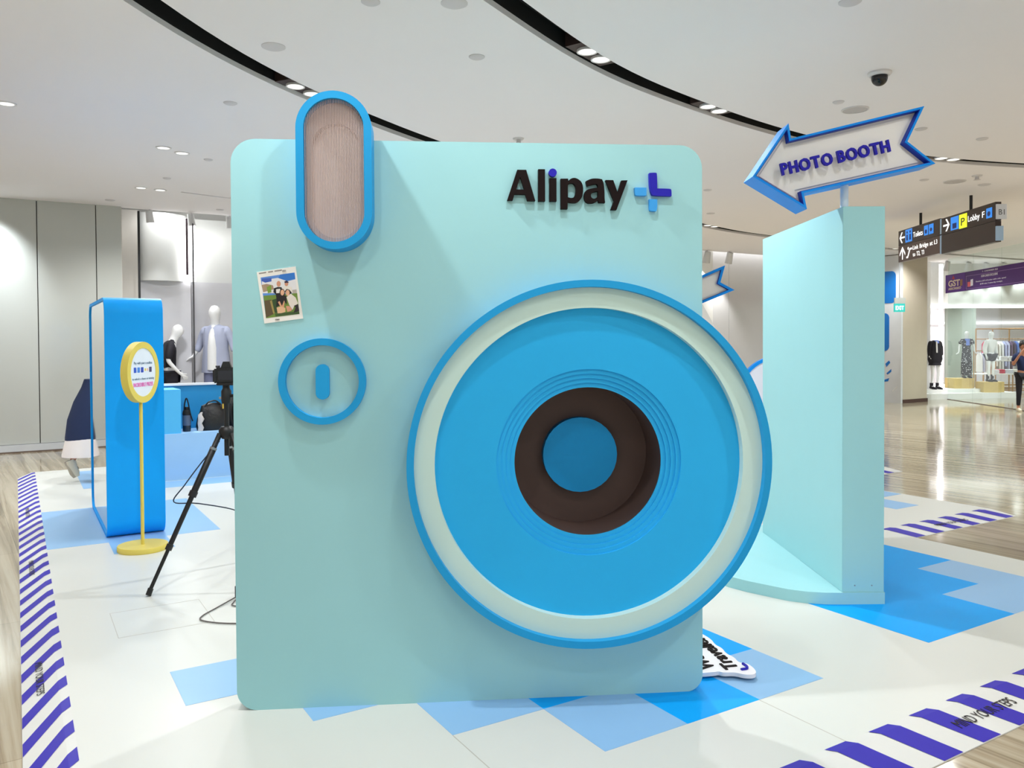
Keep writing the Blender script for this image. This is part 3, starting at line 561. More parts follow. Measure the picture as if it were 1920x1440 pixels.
# adapter with its lead behind the panel
ad = empty('power_adapter', (-1.665, 4.93, 0)); tag(ad, 'small black power adapter with a looping lead on the stage', 'adapter')
box('adapter_block', (-.025, -.03, 0), (.035, .03, .085), mat('adapter_black', '#2A1F2A', .4), ad, bevel=.008)
tube('lead', smooth_path([(-.02, -.03, .012), (-.07, -.2, .006), (-.10, -.34, .006), (-.07, -.42, .006), (.1, -.47, .006), (.4, -.45, .006)], 8), .004, mat('lead_grey', '#5B5350', .5), ad, 6)
tube('lead', smooth_path([(.0, -.03, .012), (-.005, -.11, .006), (.01, -.16, .006), (.1, -.2, .006)], 6), .0035, mat('lead_grey', '#5B5350', .5), ad, 6)

# die-cut lettered board lying on the stage
lb = empty('letter_board', (1.04, 3.775, 0), math.radians(101)); tag(lb, 'white die-cut board with dark lettering lying upside down behind the panel', 'board')
def wavy(pts): return chaikin([q+(1,) for q in pts], 2)
cut = wavy([(-.085, -.06), (-.03, -.07), (.02, -.065), (.035, -.03), (.10, -.04), (.15, -.022), (.22, -.035), (.27, -.02), (.34, -.034), (.43, -.02), (.47, .0), (.47, .1), (.46, .2), (.3, .215), (.12, .205), (.0, .215), (-.045, .2), (-.045, .13), (-.04, .105), (-.06, .095), (-.065, .04), (-.1, .01), (-.11, -.03)])
prism('board', cut, .012, .03, mat('foam_white', '#F0EEF2', .5), lb, plane='xy', smooth=True)
for x, y in ((.05, .05), (.36, .05), (.3, .12)): box('spacer', (x, y, 0), (x+.05, y+.05, .012), WHITEP, lb)
text('board_lettering', 'Travellers', (-.035, .0, .0302), (1, 0, 0), (0, 1, 0), .072, LETTERBROWN, lb, width=.46, bold=.02, depth=.004); text('board_lettering', 'Welcome', (-.01, .105, .0302), (1, 0, 0), (0, 1, 0), .072, LETTERBROWN, lb, width=.42, bold=.02, depth=.004)
tube('blue_swoosh', smooth_path([(-.05, -.0, .033), (-.045, -.03, .033), (-.02, -.042, .033), (.012, -.04, .033)], 6), .007, INDIGO, lb, 6)

# second arrow, white booth board and round sign farther back on the stage
arrow_sign('arrow_sign', 'blank white arrow sign with a blue frame behind the giant camera panel', .47, -.55, 11.0, 1.05, False, -.17, .03)
bb = empty('booth_board', (2.2, 10.8, 0)); tag(bb, 'tall white booth board with a sloping rounded shoulder under the blank arrow', 'booth board')
prism('board', rel(chaikin([(1.5, 0), (2.79, 0), (2.79, 1.35), (2.80, 1.60, 1), (2.50, 2.09), (2.4, 2.2, 1), (1.5, 2.25)], 3), 2.2, 0), 0, .08, mat('booth_white', '#F2F0EC', .5), bb, smooth=True); box('foot', (-.7, -.2, 0), (.55, .3, .02), WHITEP, bb)
rs = empty('round_sign', (2.95, 9.0, 0)); tag(rs, 'white round board with a blue rim half hidden behind the mint wall', 'sign')
lathe('rim', [(.43, -.03), (.465, -.03), (.465, .03), (.43, .03)], ARROWBLUE, rs, n=48, axis='y', closed=True, loc=(0, 0, .92)); lathe('face', [(0, -.02), (.432, -.02), (.432, .02), (0, .02)], mat('sign_lavender_white', '#E4E8F6', .5), rs, n=48, axis='y', loc=(0, 0, .92)); box('stand', (-.05, -.02, 0), (.05, .02, .47), WHITEP, rs); box('foot', (-.25, -.15, 0), (.25, .15, .02), WHITEP, rs)

# ================================================================== CEILING FITTINGS
SPOTW = 36
def downlight(x, y, label, power=None, r=.075, group='recessed downlights in the plaster ceiling', cone=150):
    e = empty('downlight', (x, y, CZ)); tag(e, label, 'ceiling light', group)
    lathe('trim', [(r, 0), (r+.02, 0), (r+.02, -.008), (r, -.008)], TRIM, e, n=28, closed=True); lathe('lens', [(0, -.004), (r, -.004), (r, -.001), (0, -.001)], LAMP, e, n=24)
    if power != 0: spot(x, y, CZ-.03, SPOTW if power is None else power, size=cone, color=(.965, .985, 1) if x < 5 else (.92, .965, 1))
for x, y in ((-4.45, 7.22), (-3.77, 8.87), (-3.67, 9.12), (-5.04, 11.12), (-4.85, 11.29)): downlight(x, y, {-4.45: 'lit single downlight in the ceiling near the left front slot', -3.77: 'lit left lamp of the nearer downlight pair over the blue display', -3.67: 'lit right lamp of the nearer downlight pair over the blue display', -5.04: 'lit left lamp of the farther downlight pair by the shop window', -4.85: 'lit right lamp of the farther downlight pair by the shop window'}[x], 50 if x > -4 else 60, r=.062)
for x, y, pw_ in ((-1.22, 3.08, 78), (.25, 2.6, 30), (2.1, 3.75, 10), (3.0, 2.2, 55)): downlight(x, y, 'round recessed downlight in the plaster ceiling in front of the giant camera panel', pw_)
for x, y, tx in ((-.9, .9, -.35), (1.3, .9, .5)):      # two unseen aimed lamps added to brighten the panel
    downlight(x, y, 'unseen gimbal downlight added to brighten the giant camera panel', 0); spot(x, y, CZ-.03, 20, size=48, blend=.5, target=(tx, 3.5, 1.25))
# unseen downlights added round the stage; their floor bounce brightens the ceiling
for x, y in [(x, y) for x in (-8.5, -5.5, -2.5, .5, 3.5, 6.5, 9.5) for y in (-3.2, -.9)] + [(-6.5, 2), (-6.2, 5), (-7.2, 8.2), (7.2, 1.6), (7.8, 4.6), (10.5, 3), (9.2, 7.6), (11.5, 9.5), (9.0, 13.0), (12.5, 16.0), (13.5, 12.5), (16.5, 17), (13.6, 19.5), (6.0, 16.5), (2.0, 14.2), (-1.5, 11.8)]:
    downlight(x, y, 'unseen round downlight added over the walkways to brighten the ceiling', 170 if x < 7 else 230, cone=100 if x < 7 else 130)
def twin(x0, y0, x1, y1, label, power=None):
    a, b = Vector((x0, y0, 0)), Vector((x1, y1, 0)); mid = (a+b)/2; t = (b-a).normalized(); e = empty('twin_downlight', (mid.x, mid.y, CZ+.03), math.atan2(t.y, t.x)); tag(e, label, 'ceiling light', 'twin downlights set in the black slots')
    box('housing', (-.26, -.095, 0), (.26, .095, .1), LAMPPLATE, e); h = (b-a).length/2
    for s_ in (-h, h):
        lm = lathe('lamp', [(0, -.012), (.066, -.012), (.066, 0), (0, 0)], LAMP, e, n=24, loc=(s_, 0, 0)); lathe('lamp_ring', [(.066, -.016), (.078, -.016), (.078, 0), (.066, 0)], TRIM, lm, n=24, closed=True)
    spot(mid.x, mid.y, CZ-.02, SPOTW*1.3 if power is None else power)
twin(-1.80, 6.85, -1.71, 7.06, 'pair of lamps in the black slot behind the flash of the giant camera')
twin(.57, 6.07, .69, 6.24, 'pair of lamps in the wide black slot over the giant camera', 120)
twin(1.81, 7.5, 1.95, 7.65, 'pair of lamps in the black slot between the panel and the arrow sign')
twin(5.10, 9.68, 5.28, 9.75, 'pair of lamps in the black slot right of the arrow sign')
twin(3.65, 15.17, 3.82, 15.33, 'small far pair of lamps in the slot behind the panel edge', 200)
twin(9.05, 19.2, 9.25, 19.31, 'far pair of lamps in the slot above the hanging sign')
twin(-2.43, 3.0, -2.45, 3.22, 'pair of lamps in the black slot in front of the stage')
cov = [(-1.7, 5.88, .085, 'between the two black slots above the flash'), (-.35, 5.15, .085, 'close beside the wide black slot'), (-.25, 6.11, .06, 'behind the wide slot above the panel'), (-2.48, 7.24, .06, 'beside the slot left of the flash'), (-3.5, 9.45, .05, 'behind the near pair of left downlights'), (-4.42, 10.49, .05, 'before the far pair of left downlights'),
       (2.93, 7.31, .05, 'beside the speaker near the dome camera'), (4.14, 8.25, .06, 'behind the tail of the arrow sign'), (5.0, 8.67, .06, 'in front of the slot right of the arrow sign'), (5.5, 10.87, .06, 'between the arrow sign and the hanging sign'), (2.77, 11.51, .06, 'past the right edge of the mint panel'), (3.33, 13.62, .07, 'in front of the far slot lamps'),
       (-.87, 5.12, .06, 'right of the narrow slot at the front'), (2.14, 5.16, .07, 'in front of the dome camera'), (-5.92, 12.05, .07, 'near the top of the grey cladding'), (-4.63, 12.97, .06, 'near the left shop spotlights'), (6.51, 11.23, .08, 'next to the speaker by the hanging sign')]
for x, y, r, wh in cov:
    o = lathe('ceiling_cover', [(0, -.012), (r*.8, -.012), (r, -.004), (r, 0), (0, 0)], GREYTRIM, None, n=28, loc=(x, y, CZ)); tag(o, 'round pale ceiling cover plate '+wh, 'cover plate', 'round cover plates on the ceiling')
for x, y, r, lab in ((3.18, 7.55, .12, 'large round flush speaker on the ceiling beside the dome camera'), (5.97, 10.99, .14, 'large round flush speaker on the ceiling near the hanging sign')):
    e = empty('ceiling_speaker', (x, y, CZ)); tag(e, lab, 'speaker'); lathe('rim', [(r-.01, 0), (r, 0), (r, -.01), (r-.01, -.01)], TRIM, e, n=32, closed=True); lathe('grille', [(0, -.006), (r-.01, -.006), (r-.01, -.001), (0, -.001)], mat('speaker_grille', '#C4BFBE', .7, bump=.5, bscale=300), e, n=32)
dc = empty('dome_camera', (2.94, 6.52, CZ)); tag(dc, 'black dome security camera on the ceiling', 'security camera')
lathe('base', [(0, 0), (.09, 0), (.09, -.015), (.075, -.03), (0, -.03)], TRIM, dc, n=32); lathe('dome', [(.062, -.03)]+[(.062*math.cos(a), -.045-.062*math.sin(a)) for a in [PI/2*i/8 for i in range(8)]]+[(0, -.107)], mat('dome_black', '#0A0A0C', .08), dc, n=28)
def sprinkler(x, y, lab, s_=1.0):
    e = empty('sprinkler', (x, y, CZ)); tag(e, lab, 'sprinkler', 'ceiling sprinklers')
    lathe('collar', [(0, 0), (.05*s_, 0), (.045*s_, -.012*s_), (0, -.012*s_)], TRIM, e, n=20); lathe('nozzle', [(0, -.012*s_), (.016*s_, -.012*s_), (.02*s_, -.04*s_), (.035*s_, -.046*s_), (0, -.05*s_)], GREYTRIM, e, n=16)
sprinkler(.08, 8.55, 'white sprinkler head just above the top edge of the mint panel', 1.2); sprinkler(6.05, 10.6, 'white sprinkler head on the ceiling near the hanging sign', 1.3)
def track_spot(p, aim, label, group, sc=1.0, power=0):
    e = empty('track_spotlight', p); tag(e, label, 'spotlight', group); d = (Vector(aim)-Vector(p)).normalized(); q = d.to_track_quat('-Z', 'Y')
    tube('stem', [(0, 0, 0), (0, 0, -.06*sc)], .012*sc, TRIM, e, 8)
    h = lathe('head', [(0, .10*sc), (.06*sc, .10*sc), (.065*sc, .0), (.075*sc, -.12*sc), (.07*sc, -.12*sc), (.06*sc, -.10*sc), (0, -.10*sc)], mat('spot_white', '#D0D0D0', .4), e, n=20, loc=(0, 0, -.12*sc)); h.rotation_euler = q.to_euler()
    lathe('lens', [(0, -.102*sc), (.058*sc, -.102*sc), (.058*sc, -.1*sc), (0, -.1*sc)], LAMP, h, n=16)
    if power: spot(p[0]+d.x*.25, p[1]+d.y*.25, p[2]-.12*sc+d.z*.25, power, size=70, target=aim)
downlight(9.7, 19.49, 'lit downlight in the ceiling under the far end of the hanging sign', 60)
downlight(11.3, 17.2, 'unseen round downlight added over the walkways to brighten the ceiling', 150)  # unseen lamp added to light up the column front
ORD = ('first', 'second', 'third', 'fourth', 'fifth')
for k, ((x, y), aim) in enumerate((((-6.22, 12.60), (-6.0, 13.0, 1.5)), ((-5.73, 12.93), (-5.6, 13.4, 1.0)), ((-5.21, 13.28), (-5.05, 13.8, 1.2)), ((-4.69, 13.58), (-4.6, 14.1, 1.0)))): track_spot((x, y, CZ), aim, ORD[k]+' white track spotlight from the grey cladding over the left shop window', 'track spotlights over the left shop window', .85, 7)
for k, ((x, y), aim) in enumerate((((4.61, 19.2), (4.3, 19.9, 1.0)), ((5.2, 19.45), (4.9, 20.2, 1.0)))): track_spot((x, y, CZ), aim, ('white track spotlight over the pilaster behind the panel edge', 'white track spotlight over the glossy grey panels behind the blank arrow')[k], 'track spotlights over the middle wall', 1.2, 45)
for k, (x, y) in enumerate(((11.76, 22.3), (12.5, 22.6), (13.07, 22.75), (13.58, 22.8), (14.26, 23.0))): track_spot((x, y-.3, CZ), (x, y+.8, 1.0), ORD[k]+' white track spotlight from the beige column above the purple banner', 'track spotlights over the right shop', 1.1, 15)
a_, b_ = xy(-.45, 13.25); c_, d_ = xy(-.35, 13.93); spot(a_, b_, CZ-.12, 110, size=75, blend=.9, target=(c_, d_, 2.7), color=(.86, .93, 1))    # wall washer on the grey cladding
for x, y in ((13.0, 24.5), (16.5, 26), (15, 28.5)): spot(x, y, 3.4, 190)
for u, v in ((2.1, 14.25), (3.0, 14.3)): a, b = xy(u, v); spot(a, b, 3.85, 12)

# ================================================================== HANGING WAYFINDING SIGN
hs = empty('hanging_sign', (6.80, 12.92, 2.9)); tag(hs, 'dark brown hanging wayfinding sign with toilet and lobby directions', 'sign')
SB, SB2 = mat('sign_brown', '#33211E', .35), mat('sign_brown_light', '#5A423C', .35)
far, mid, near = Vector((6.88, 14.49, 0)), Vector((6.804, 12.93, 0)), Vector((6.725, 11.33, 0)); dirn = (near-far).normalized(); nrm = Vector((dirn.y, -dirn.x, 0))   # faces the viewer's side
base = Vector((6.80, 12.92, 2.9))
def sgn(t, z, n=0): return far+dirn*t+nrm*n+Vector((0, 0, z))-base
def sbox(name, t0, t1, z0, z1, n0, n1, mt, parent=hs):
    v = [sgn(t, z, n) for z in (z0, z1) for t, n in ((t0, n0), (t1, n0), (t1, n1), (t0, n1))]; return mesh(name, v, [(0, 3, 2, 1), (4, 5, 6, 7), (0, 1, 5, 4), (1, 2, 6, 5), (2, 3, 7, 6), (3, 0, 4, 7)], mt, parent)
sbox('board', 0, 1.54, 3.21, 3.475, -.08, 0, SB); sbox('board', 0, 1.54, 2.925, 3.205, -.08, 0, SB2); sbox('board', 1.60, 3.16, 3.20, 3.46, -.08, 0, SB); sbox('board', 1.60, 3.16, 2.905, 3.195, -.08, 0, SB)
sbox('end_light', 1.545, 1.595, 2.91, 3.2, -.075, .0, mat('sign_edge_pale', '#A9C8E8', .3)); sbox('end_light', 1.545, 1.595, 3.22, 3.46, -.075, .0, mat('sign_edge_pale', '#A9C8E8', .3)); sbox('end_light', 3.165, 3.20, 2.92, 3.12, -.09, .0, mat('sign_edge_pale', '#A9C8E8', .3))
for t in (.78, 2.42): q = sgn(t, 3.46, -.04); tube('hanger', [q, (q.x, q.y, CZ-2.9)], .022, BLACK, hs, 10)
SW, SBL, SYE, SDB = mat('sign_white_lit', '#F6F6F6', .4, emit=.5), mat('sign_blue_lit', '#2E86E6', .4, emit=.35), mat('sign_yellow_lit', '#E3EC2A', .4, emit=.4), mat('sign_icon_dark', '#12308C', .4)
def stx(s_, t, z, h, wd, mt=SW, lift=.001):
    ws = s_.split(' '); n = len(s_)
    for w_ in ws: text('sign_lettering', w_, sgn(t, z, lift), dirn, (0, 0, 1), h, mt, hs, width=wd*len(w_)/n, bold=.005, depth=.002); t += wd*(len(w_)+1)/n
def sic(t0, t1, z0, z1, mt, name='pictogram', lift=.001): return sbox(name, t0, t1, z0, z1, lift, lift+.003, mt)
def spoly(pts, mt, name='pictogram', lift=.001):
    v = [sgn(t, z, lift) for t, z in pts]+[sgn(t, z, lift+.003) for t, z in pts]; n = len(pts); tris = tessellate_polygon([[Vector((a, b, 0)) for a, b in pts]])
    return mesh(name, v, [tuple(q) for q in tris]+[tuple(i+n for i in q) for q in tris]+[(i, (i+1) % n, (i+1) % n+n, i+n) for i in range(n)], mt, hs)
def arrow_h(t0, t1, zc, s_, right):
    a, b = (t0, t1) if right else (t1, t0); k = 1 if right else -1
    spoly([(a, zc-.014), (b-k*.03, zc-.014), (b-k*.03, zc+.014), (a, zc+.014)], SW, 'arrow'); spoly([(b, zc), (b-k*.085, zc+s_), (b-k*.125, zc+s_), (b-k*.04, zc), (b-k*.125, zc-s_), (b-k*.085, zc-s_)], SW, 'arrow')
arrow_h(.05, .26, 3.345, .095, False); sic(.29, .55, 3.24, 3.46, SBL)
for tt in (.36, .48): sic(tt-.028, tt+.028, 3.27, 3.37, SDB, 'figure', .004); spoly(circle(tt, 3.41, .025, .022, 10), SDB, 'figure', .004)
stx('Toilets', .59, 3.295, .09, .36); sic(1.0, 1.14, 3.27, 3.43, SBL); sic(1.17, 1.33, 3.27, 3.43, SBL); spoly(circle(1.07, 3.33, .035, .035, 12), SDB, 'figure', .004); spoly(circle(1.25, 3.34, .04, .03, 12), SDB, 'figure', .004)
spoly([(.155, 2.96), (.185, 2.96), (.185, 3.16), (.155, 3.16)], SW, 'arrow'); spoly([(.17, 3.185), (.06, 3.07), (.06, 3.03), (.17, 3.14), (.28, 3.03), (.28, 3.07)], SW, 'arrow')
spoly([(.33, 2.965), (.39, 2.965), (.48, 3.1), (.55, 3.1), (.55, 3.13), (.46, 3.13), (.37, 2.995), (.33, 2.995)], SW, 'pictogram'); spoly(circle(.40, 3.13, .025, .025, 10), SW); stx('Link Bridge at L3', .58, 3.085, .075, .88); stx('to T2, T3', .58, 2.97, .075, .42)
arrow_h(1.66, 1.86, 3.335, .095, True); sic(1.90, 2.14, 3.23, 3.43, SBL); sic(1.96, 2.08, 3.25, 3.33, SDB, 'figure', .004); sic(2.16, 2.39, 3.22, 3.43, SYE); stx('P', 2.22, 3.26, .12, .11, mat('sign_black', '#161310', .4), .0045); stx('Lobby F', 2.42, 3.29, .09, .46); sic(2.93, 3.08, 3.26, 3.40, SBL); spoly(circle(3.0, 3.32, .04, .035, 12), SDB, 'figure', .004)
q = at(1867, 383, 11.3); q2 = at(1886, 411, 11.3); pl = box('gate_plate', (q.x-base.x, 11.28-base.y, q2.z-base.z), (q2.x-base.x, 11.30-base.y, q.z-base.z), mat('plate_white', '#D9DEE8', .4), hs)
text('plate_lettering', 'B1', (q.x-base.x+.03, 11.279-base.y, q2.z-base.z+.06), (1, 0, 0), (0, 0, 1), .08, mat('plate_grey', '#5A5D66', .4), pl, width=.08)

# purple banner on the shop glass, exit sign, printed column side
bn2 = empty('shop_banner', (11.45, 21.4, 2.75)); tag(bn2, 'long purple promotional banner hung along the shop glass', 'banner')
b0, b1 = Vector((11.47, 21.48, 0)), Vector((11.2, 17.3, 0)); bd = (b1-b0).normalized(); bN = Vector((bd.y, -bd.x, 0)); bo_ = Vector((11.45, 21.4, 2.75)); BL = (b1-b0).length
def bp3(t, z, n=0): return b0+bd*t+bN*(n+.02)+Vector((0, 0, z))-bo_
def bpoly(name, pts, mt, n0, n1):
    v = [bp3(t, z, n0) for t, z in pts]+[bp3(t, z, n1) for t, z in pts]; k = len(pts); tr = tessellate_polygon([[Vector((a, b, 0)) for a, b in pts]])
    return mesh(name, v, [tuple(q) for q in tr]+[tuple(i+k for i in q) for q in tr]+[(i, (i+1) % k, (i+1) % k+k, i+k) for i in range(k)], mt, bn2)
bpoly('banner_sheet', [(0, 2.77), (BL, 2.77), (BL, 3.24), (0, 3.24)], mat('banner_purple', '#4B1473', .5, var=.15, vscale=2), 0, .006); bpoly('banner_block', [(.02, 2.78), (1.05, 2.78), (1.05, 3.23), (.02, 3.23)], mat('banner_violet', '#5E1C94', .5), .006, .009)
def btx(s_, t, z, h, wd, mt, bold=.02): tag(text('banner_lettering', s_, bp3(t, z, .010), bd, (0, 0, 1), h, mt, bn2, width=wd, bold=bold, depth=.003), kind='stuff' if h < .06 else None)
CREAM = mat('banner_cream', '#F3DCC8', .5); WT = mat('banner_white', '#EEE6F4', .5)
btx('GST', .17, 2.93, .16, .62, CREAM, .03); btx('ABSORBED', .17, 2.84, .06, .68, CREAM); bpoly('banner_shape', [(.36, 3.11), (.52, 3.11), (.46, 3.18), (.44, 3.21), (.42, 3.18)], mat('banner_red', '#C8323F', .5), .009, .012); bpoly('banner_shape', [(.80, 2.9), (.92, 2.92), (.92, 3.08), (.80, 3.06)], mat('banner_brown', '#A9744A', .5), .009, .012)
btx('9 - 12 NOVEMBER 2023', 1.9, 3.165, .04, .7, WT, 0); btx('UOB CARDS EXCLUSIVE', 1.85, 3.05, .055, .75, WT, .01); btx('Receive a $10 eVoucher with a min. spend', 1.6, 2.945, .035, 1.35, WT, 0); btx('$100 nett, 2 same-day receipts', 1.8, 2.875, .035, 1.0, WT, 0)
bpoly('banner_shape', [(1.18, 2.86), (1.32, 2.86), (1.32, 2.98), (1.18, 2.98)], mat('banner_pink', '#E8656E', .5), .006, .010); bpoly('banner_shape', [(1.33, 2.87), (1.45, 2.88), (1.45, 3.04), (1.33, 3.03)], WT, .006, .010)
for a, b, z0, z1 in ((1.1, BL-.1, 2.805, 2.812), (1.1, BL-.1, 3.125, 3.132), (1.1, 1.107, 2.805, 3.13)): bpoly('banner_line', [(a, z0), (b, z0), (b, z1), (a, z1)], mat('banner_lilac', '#B58CD0', .5), .006, .009)
ex = empty('exit_sign', tuple(at(1687, 577, 19.6))); tag(ex, 'small lit green EXIT sign beside the beige column', 'exit sign')
box('housing', (-.13, 0, -.1), (.13, .04, .1), mat('exit_green', '#2FA9A0', .4, emit=.4), ex); text('exit_lettering', 'EXIT', (-.10, -.002, -.05), (1, 0, 0), (0, 0, 1), .1, mat('exit_white', '#EAFBF8', .4, emit=.8), ex, width=.2, bold=.02); box('bracket', (-.12, .0, .1), (.14, .04, .24), mat('exit_bracket', '#C8CDC8', .4), ex); tube('bracket_rod', [(.0, .02, .22), (.0, .02, CZ-at(1687, 577, 19.6).z)], .008, STEEL, ex, 6)
def on_u(px_, py_, u):      # where that line of sight meets the plane u = const, as (v, z)
    d = RIGHT*((px_-960)/F)+UP*(-(py_-CY)/F)+FWD; t = u/(d.x*math.cos(TH)+d.y*math.sin(TH)); P_ = d*t; return (-P_.x*math.sin(TH)+P_.y*math.cos(TH), EYE+P_.z)
po = empty('wall_graphic', (0, 0, 0), TH); tag(po, 'blue printed shapes on the white side of the beige column', 'wall graphic')
GB = mat('graphic_blue', '#0A6FC0', .4)
def gshape(pts, mt=GB): prism('graphic_shape', [on_u(*q, 18.755) for q in pts], 18.752, 18.7595, mt, po, plane='yz')
v0_, z0_ = on_u(1679.5, 568, 18.755); v1_, z1_ = on_u(1640, 511, 18.755); prism('graphic_shape', rrect(v0_, z0_, v1_, z1_, .12, 6), 18.752, 18.7595, GB, po, plane='yz')
v0_, z0_ = on_u(1667, 658, 18.755); v1_, z1_ = on_u(1640, 588, 18.755); prism('graphic_shape', rrect(v0_, z0_, v1_, z1_, .12, 6), 18.752, 18.7595, GB, po, plane='yz')
for l in ([(1660, 682), (1667, 676), (1669, 680), (1662, 688)], [(1662, 700), (1671, 692), (1671, 697), (1664, 702)], [(1655, 713), (1667, 709), (1665, 715), (1655, 716)]): gshape(l)
gshape([(1673, 733), (1682, 724), (1682, 725.5), (1674, 734)], WHITEP)

# ================================================================== FIGURES
JD = dict(pel=(0, 0, .95), bel=(0, 0, 1.08), che=(0, 0, 1.30), nek=(0, 0, 1.47), hd0=(0, .015, 1.55), hd1=(0, .03, 1.63), hd2=(0, .02, 1.69), hd3=(0, .012, 1.755),
          shL=(-.17, 0, 1.42), elL=(-.24, -.03, 1.14), wrL=(-.25, .05, .90), paL=(-.25, .07, .845), shR=(.17, 0, 1.42), elR=(.24, -.03, 1.14), wrR=(.25, .05, .90), paR=(.25, .07, .845),
          hiL=(-.09, 0, .90), knL=(-.10, .03, .50), anL=(-.10, -.02, .09), baL=(-.10, .09, .035), toL=(-.10, .15, .03), hiR=(.09, 0, .90), knR=(.10, .03, .50), anR=(.10, -.02, .09), baR=(.10, .09, .035), toR=(.10, .15, .03))
RD = dict(pel=(.135, .10), bel=(.115, .09), che=(.145, .105), nek=(.052, .052), hd0=(.062, .074), hd1=(.09, .112), hd2=(.08, .096), hd3=(.042, .052), sh=.052, el=.038, wr=.026, pa=(.034, .016), hi=.085, kn=.054, an=.036, ba=.034, to=.026)
CH = [('pel', 'bel'), ('bel', 'che'), ('che', 'nek'), ('nek', 'hd0'), ('hd0', 'hd1'), ('hd1', 'hd2'), ('hd2', 'hd3')] + [q for s_ in 'LR' for q in (('che', 'sh'+s_), ('sh'+s_, 'el'+s_), ('el'+s_, 'wr'+s_), ('wr'+s_, 'pa'+s_), ('pel', 'hi'+s_), ('hi'+s_, 'kn'+s_), ('kn'+s_, 'an'+s_), ('an'+s_, 'ba'+s_), ('ba'+s_, 'to'+s_))]
def rad(k): return RD.get(k, RD.get(k[:2]))
def body(e, J, material, sc, skip=(), head=True):
    names, pts, rs_, ed = [], [], [], []
    for a, b in CH:
        if a in skip or b in skip: continue
        for k in (a, b):
            if k not in names: names.append(k); pts.append(tuple(Vector(J[k])*sc)); r = rad(k); rs_.append(tuple(x*sc for x in r) if isinstance(r, tuple) else r*sc)
        ed.append((names.index(a), names.index(b)))
    for s_ in 'LR':       # five bent fingers on each palm
        if 'pa'+s_ not in names: continue
        pa, wr = Vector(J['pa'+s_]), Vector(J['wr'+s_]); d = (pa-wr).normalized(); sd = d.cross(Vector((1, 0, 0) if abs(d.x) < .8 else (0, 0, 1))).normalized(); nn = d.cross(sd)
        for k, (off, ln) in enumerate(((-.026, .058), (-.009, .07), (.009, .066), (.026, .05))):
            a = pa+sd*off+d*.02; b = a+d*ln*.55; c_ = b+(d*.8+nn*.45)*ln*.45; i0 = len(pts); pts += [tuple(a*sc), tuple(b*sc), tuple(c_*sc)]; rs_ += [.0095*sc, .0085*sc, .007*sc]; ed += [(names.index('pa'+s_), i0), (i0, i0+1), (i0+1, i0+2)]
        a = pa-sd*.034-d*.012; i0 = len(pts); pts += [tuple(a*sc), tuple((a+(d*.7-sd*.6)*.045)*sc)]; rs_ += [.011*sc, .008*sc]; ed += [(names.index('wr'+s_), i0), (i0, i0+1)]
    return skin('body', pts, ed, rs_, material, e, sub=1, root=names.index('pel'))
def cloth(e, name, J, chain, radii, material, sc):
    names, pts, rs_, ed = [], [], [], []
    def key(k):
        if isinstance(k, str): return k, Vector(J[k])
        a, b, t = k; return a+b+str(t), Vector(J[a]).lerp(Vector(J[b]), t)
    for (a, b) in chain:
        ks = []
        for k in (a, b):
            n_, p_ = key(k)
            if n_ not in names: names.append(n_); pts.append(tuple(p_*sc)); r = radii.get(k if isinstance(k, str) else k, .08); rs_.append(tuple(x*sc for x in r) if isinstance(r, tuple) else r*sc)
            ks.append(names.index(n_))
        ed.append(tuple(ks))
    return skin(name, pts, ed, rs_, material, e, sub=1)
def shirt(e, name, J, material, sc, t=1.0, low='pel', puff=1.0):
    R_ = {'pel': (.155, .115), 'bel': (.145, .11), 'che': (.165, .12), 'nek': (.06, .06)}; ch = [(low, 'bel'), ('bel', 'che'), ('che', 'nek')] if low == 'pel' else [('bel', 'che'), ('che', 'nek')]
    for s_ in 'LR':
        ch += [('che', 'sh'+s_)]; R_['sh'+s_] = .07*puff; k = ('sh'+s_, 'el'+s_, min(t, 1.0)); ch += [('sh'+s_, k)]; R_[k] = .058*puff
        if t > 1: k2 = ('el'+s_, 'wr'+s_, t-1); ch += [(k, k2)]; R_[k2] = .045*puff
    return cloth(e, name, J, ch, R_, material, sc)
def trousers(e, name, J, material, sc, t=1.0, fat=1.0):
    R_ = {'pel': (.145, .11)}; ch = []
    for s_ in 'LR':
        k = ('hi'+s_, 'kn'+s_, min(t, 1.0)); ch += [('pel', 'hi'+s_), ('hi'+s_, k)]; R_['hi'+s_] = .098*max(1, fat); R_[k] = (.066 if t >= 1 else .09)*fat
        if t > 1: k2 = ('kn'+s_, 'an'+s_, t-1); ch += [(k, k2)]; R_[k2] = .045*fat
    return cloth(e, name, J, ch, R_, material, sc)
def shoes(e, J, material, sc, name='shoe', ankle=.0):
    for s_ in 'LR':
        a, t = Vector(J['an'+s_])*sc, Vector(J['to'+s_])*sc; d = t-a; dh = Vector((d.x, d.y, 0)).normalized(); heel = Vector((a.x, a.y, 0))-dh*.05*sc; pts = []
        prof = [(0, .045, .055), (.05, .05, .06), (.12, .052, .045), (.2, .045, .03), (.255, .03, .02)]
        lift = min(a.z-.09*sc, 0)
        pth = [Vector((heel.x, heel.y, .0))+dh*q[0]*sc+Vector((0, 0, q[2]*sc*.9+max(0, a.z-.09*sc)*(1-q[0]/.26))) for q in prof]
        o = tube(name, pth, [q[1]*sc*.9 for q in prof], material, e, 12)
        if ankle: tube('boot_shaft', [a+Vector((0, 0, -.05*sc)), a+Vector((0, 0, ankle*sc))], .05*sc, material, o, 12)
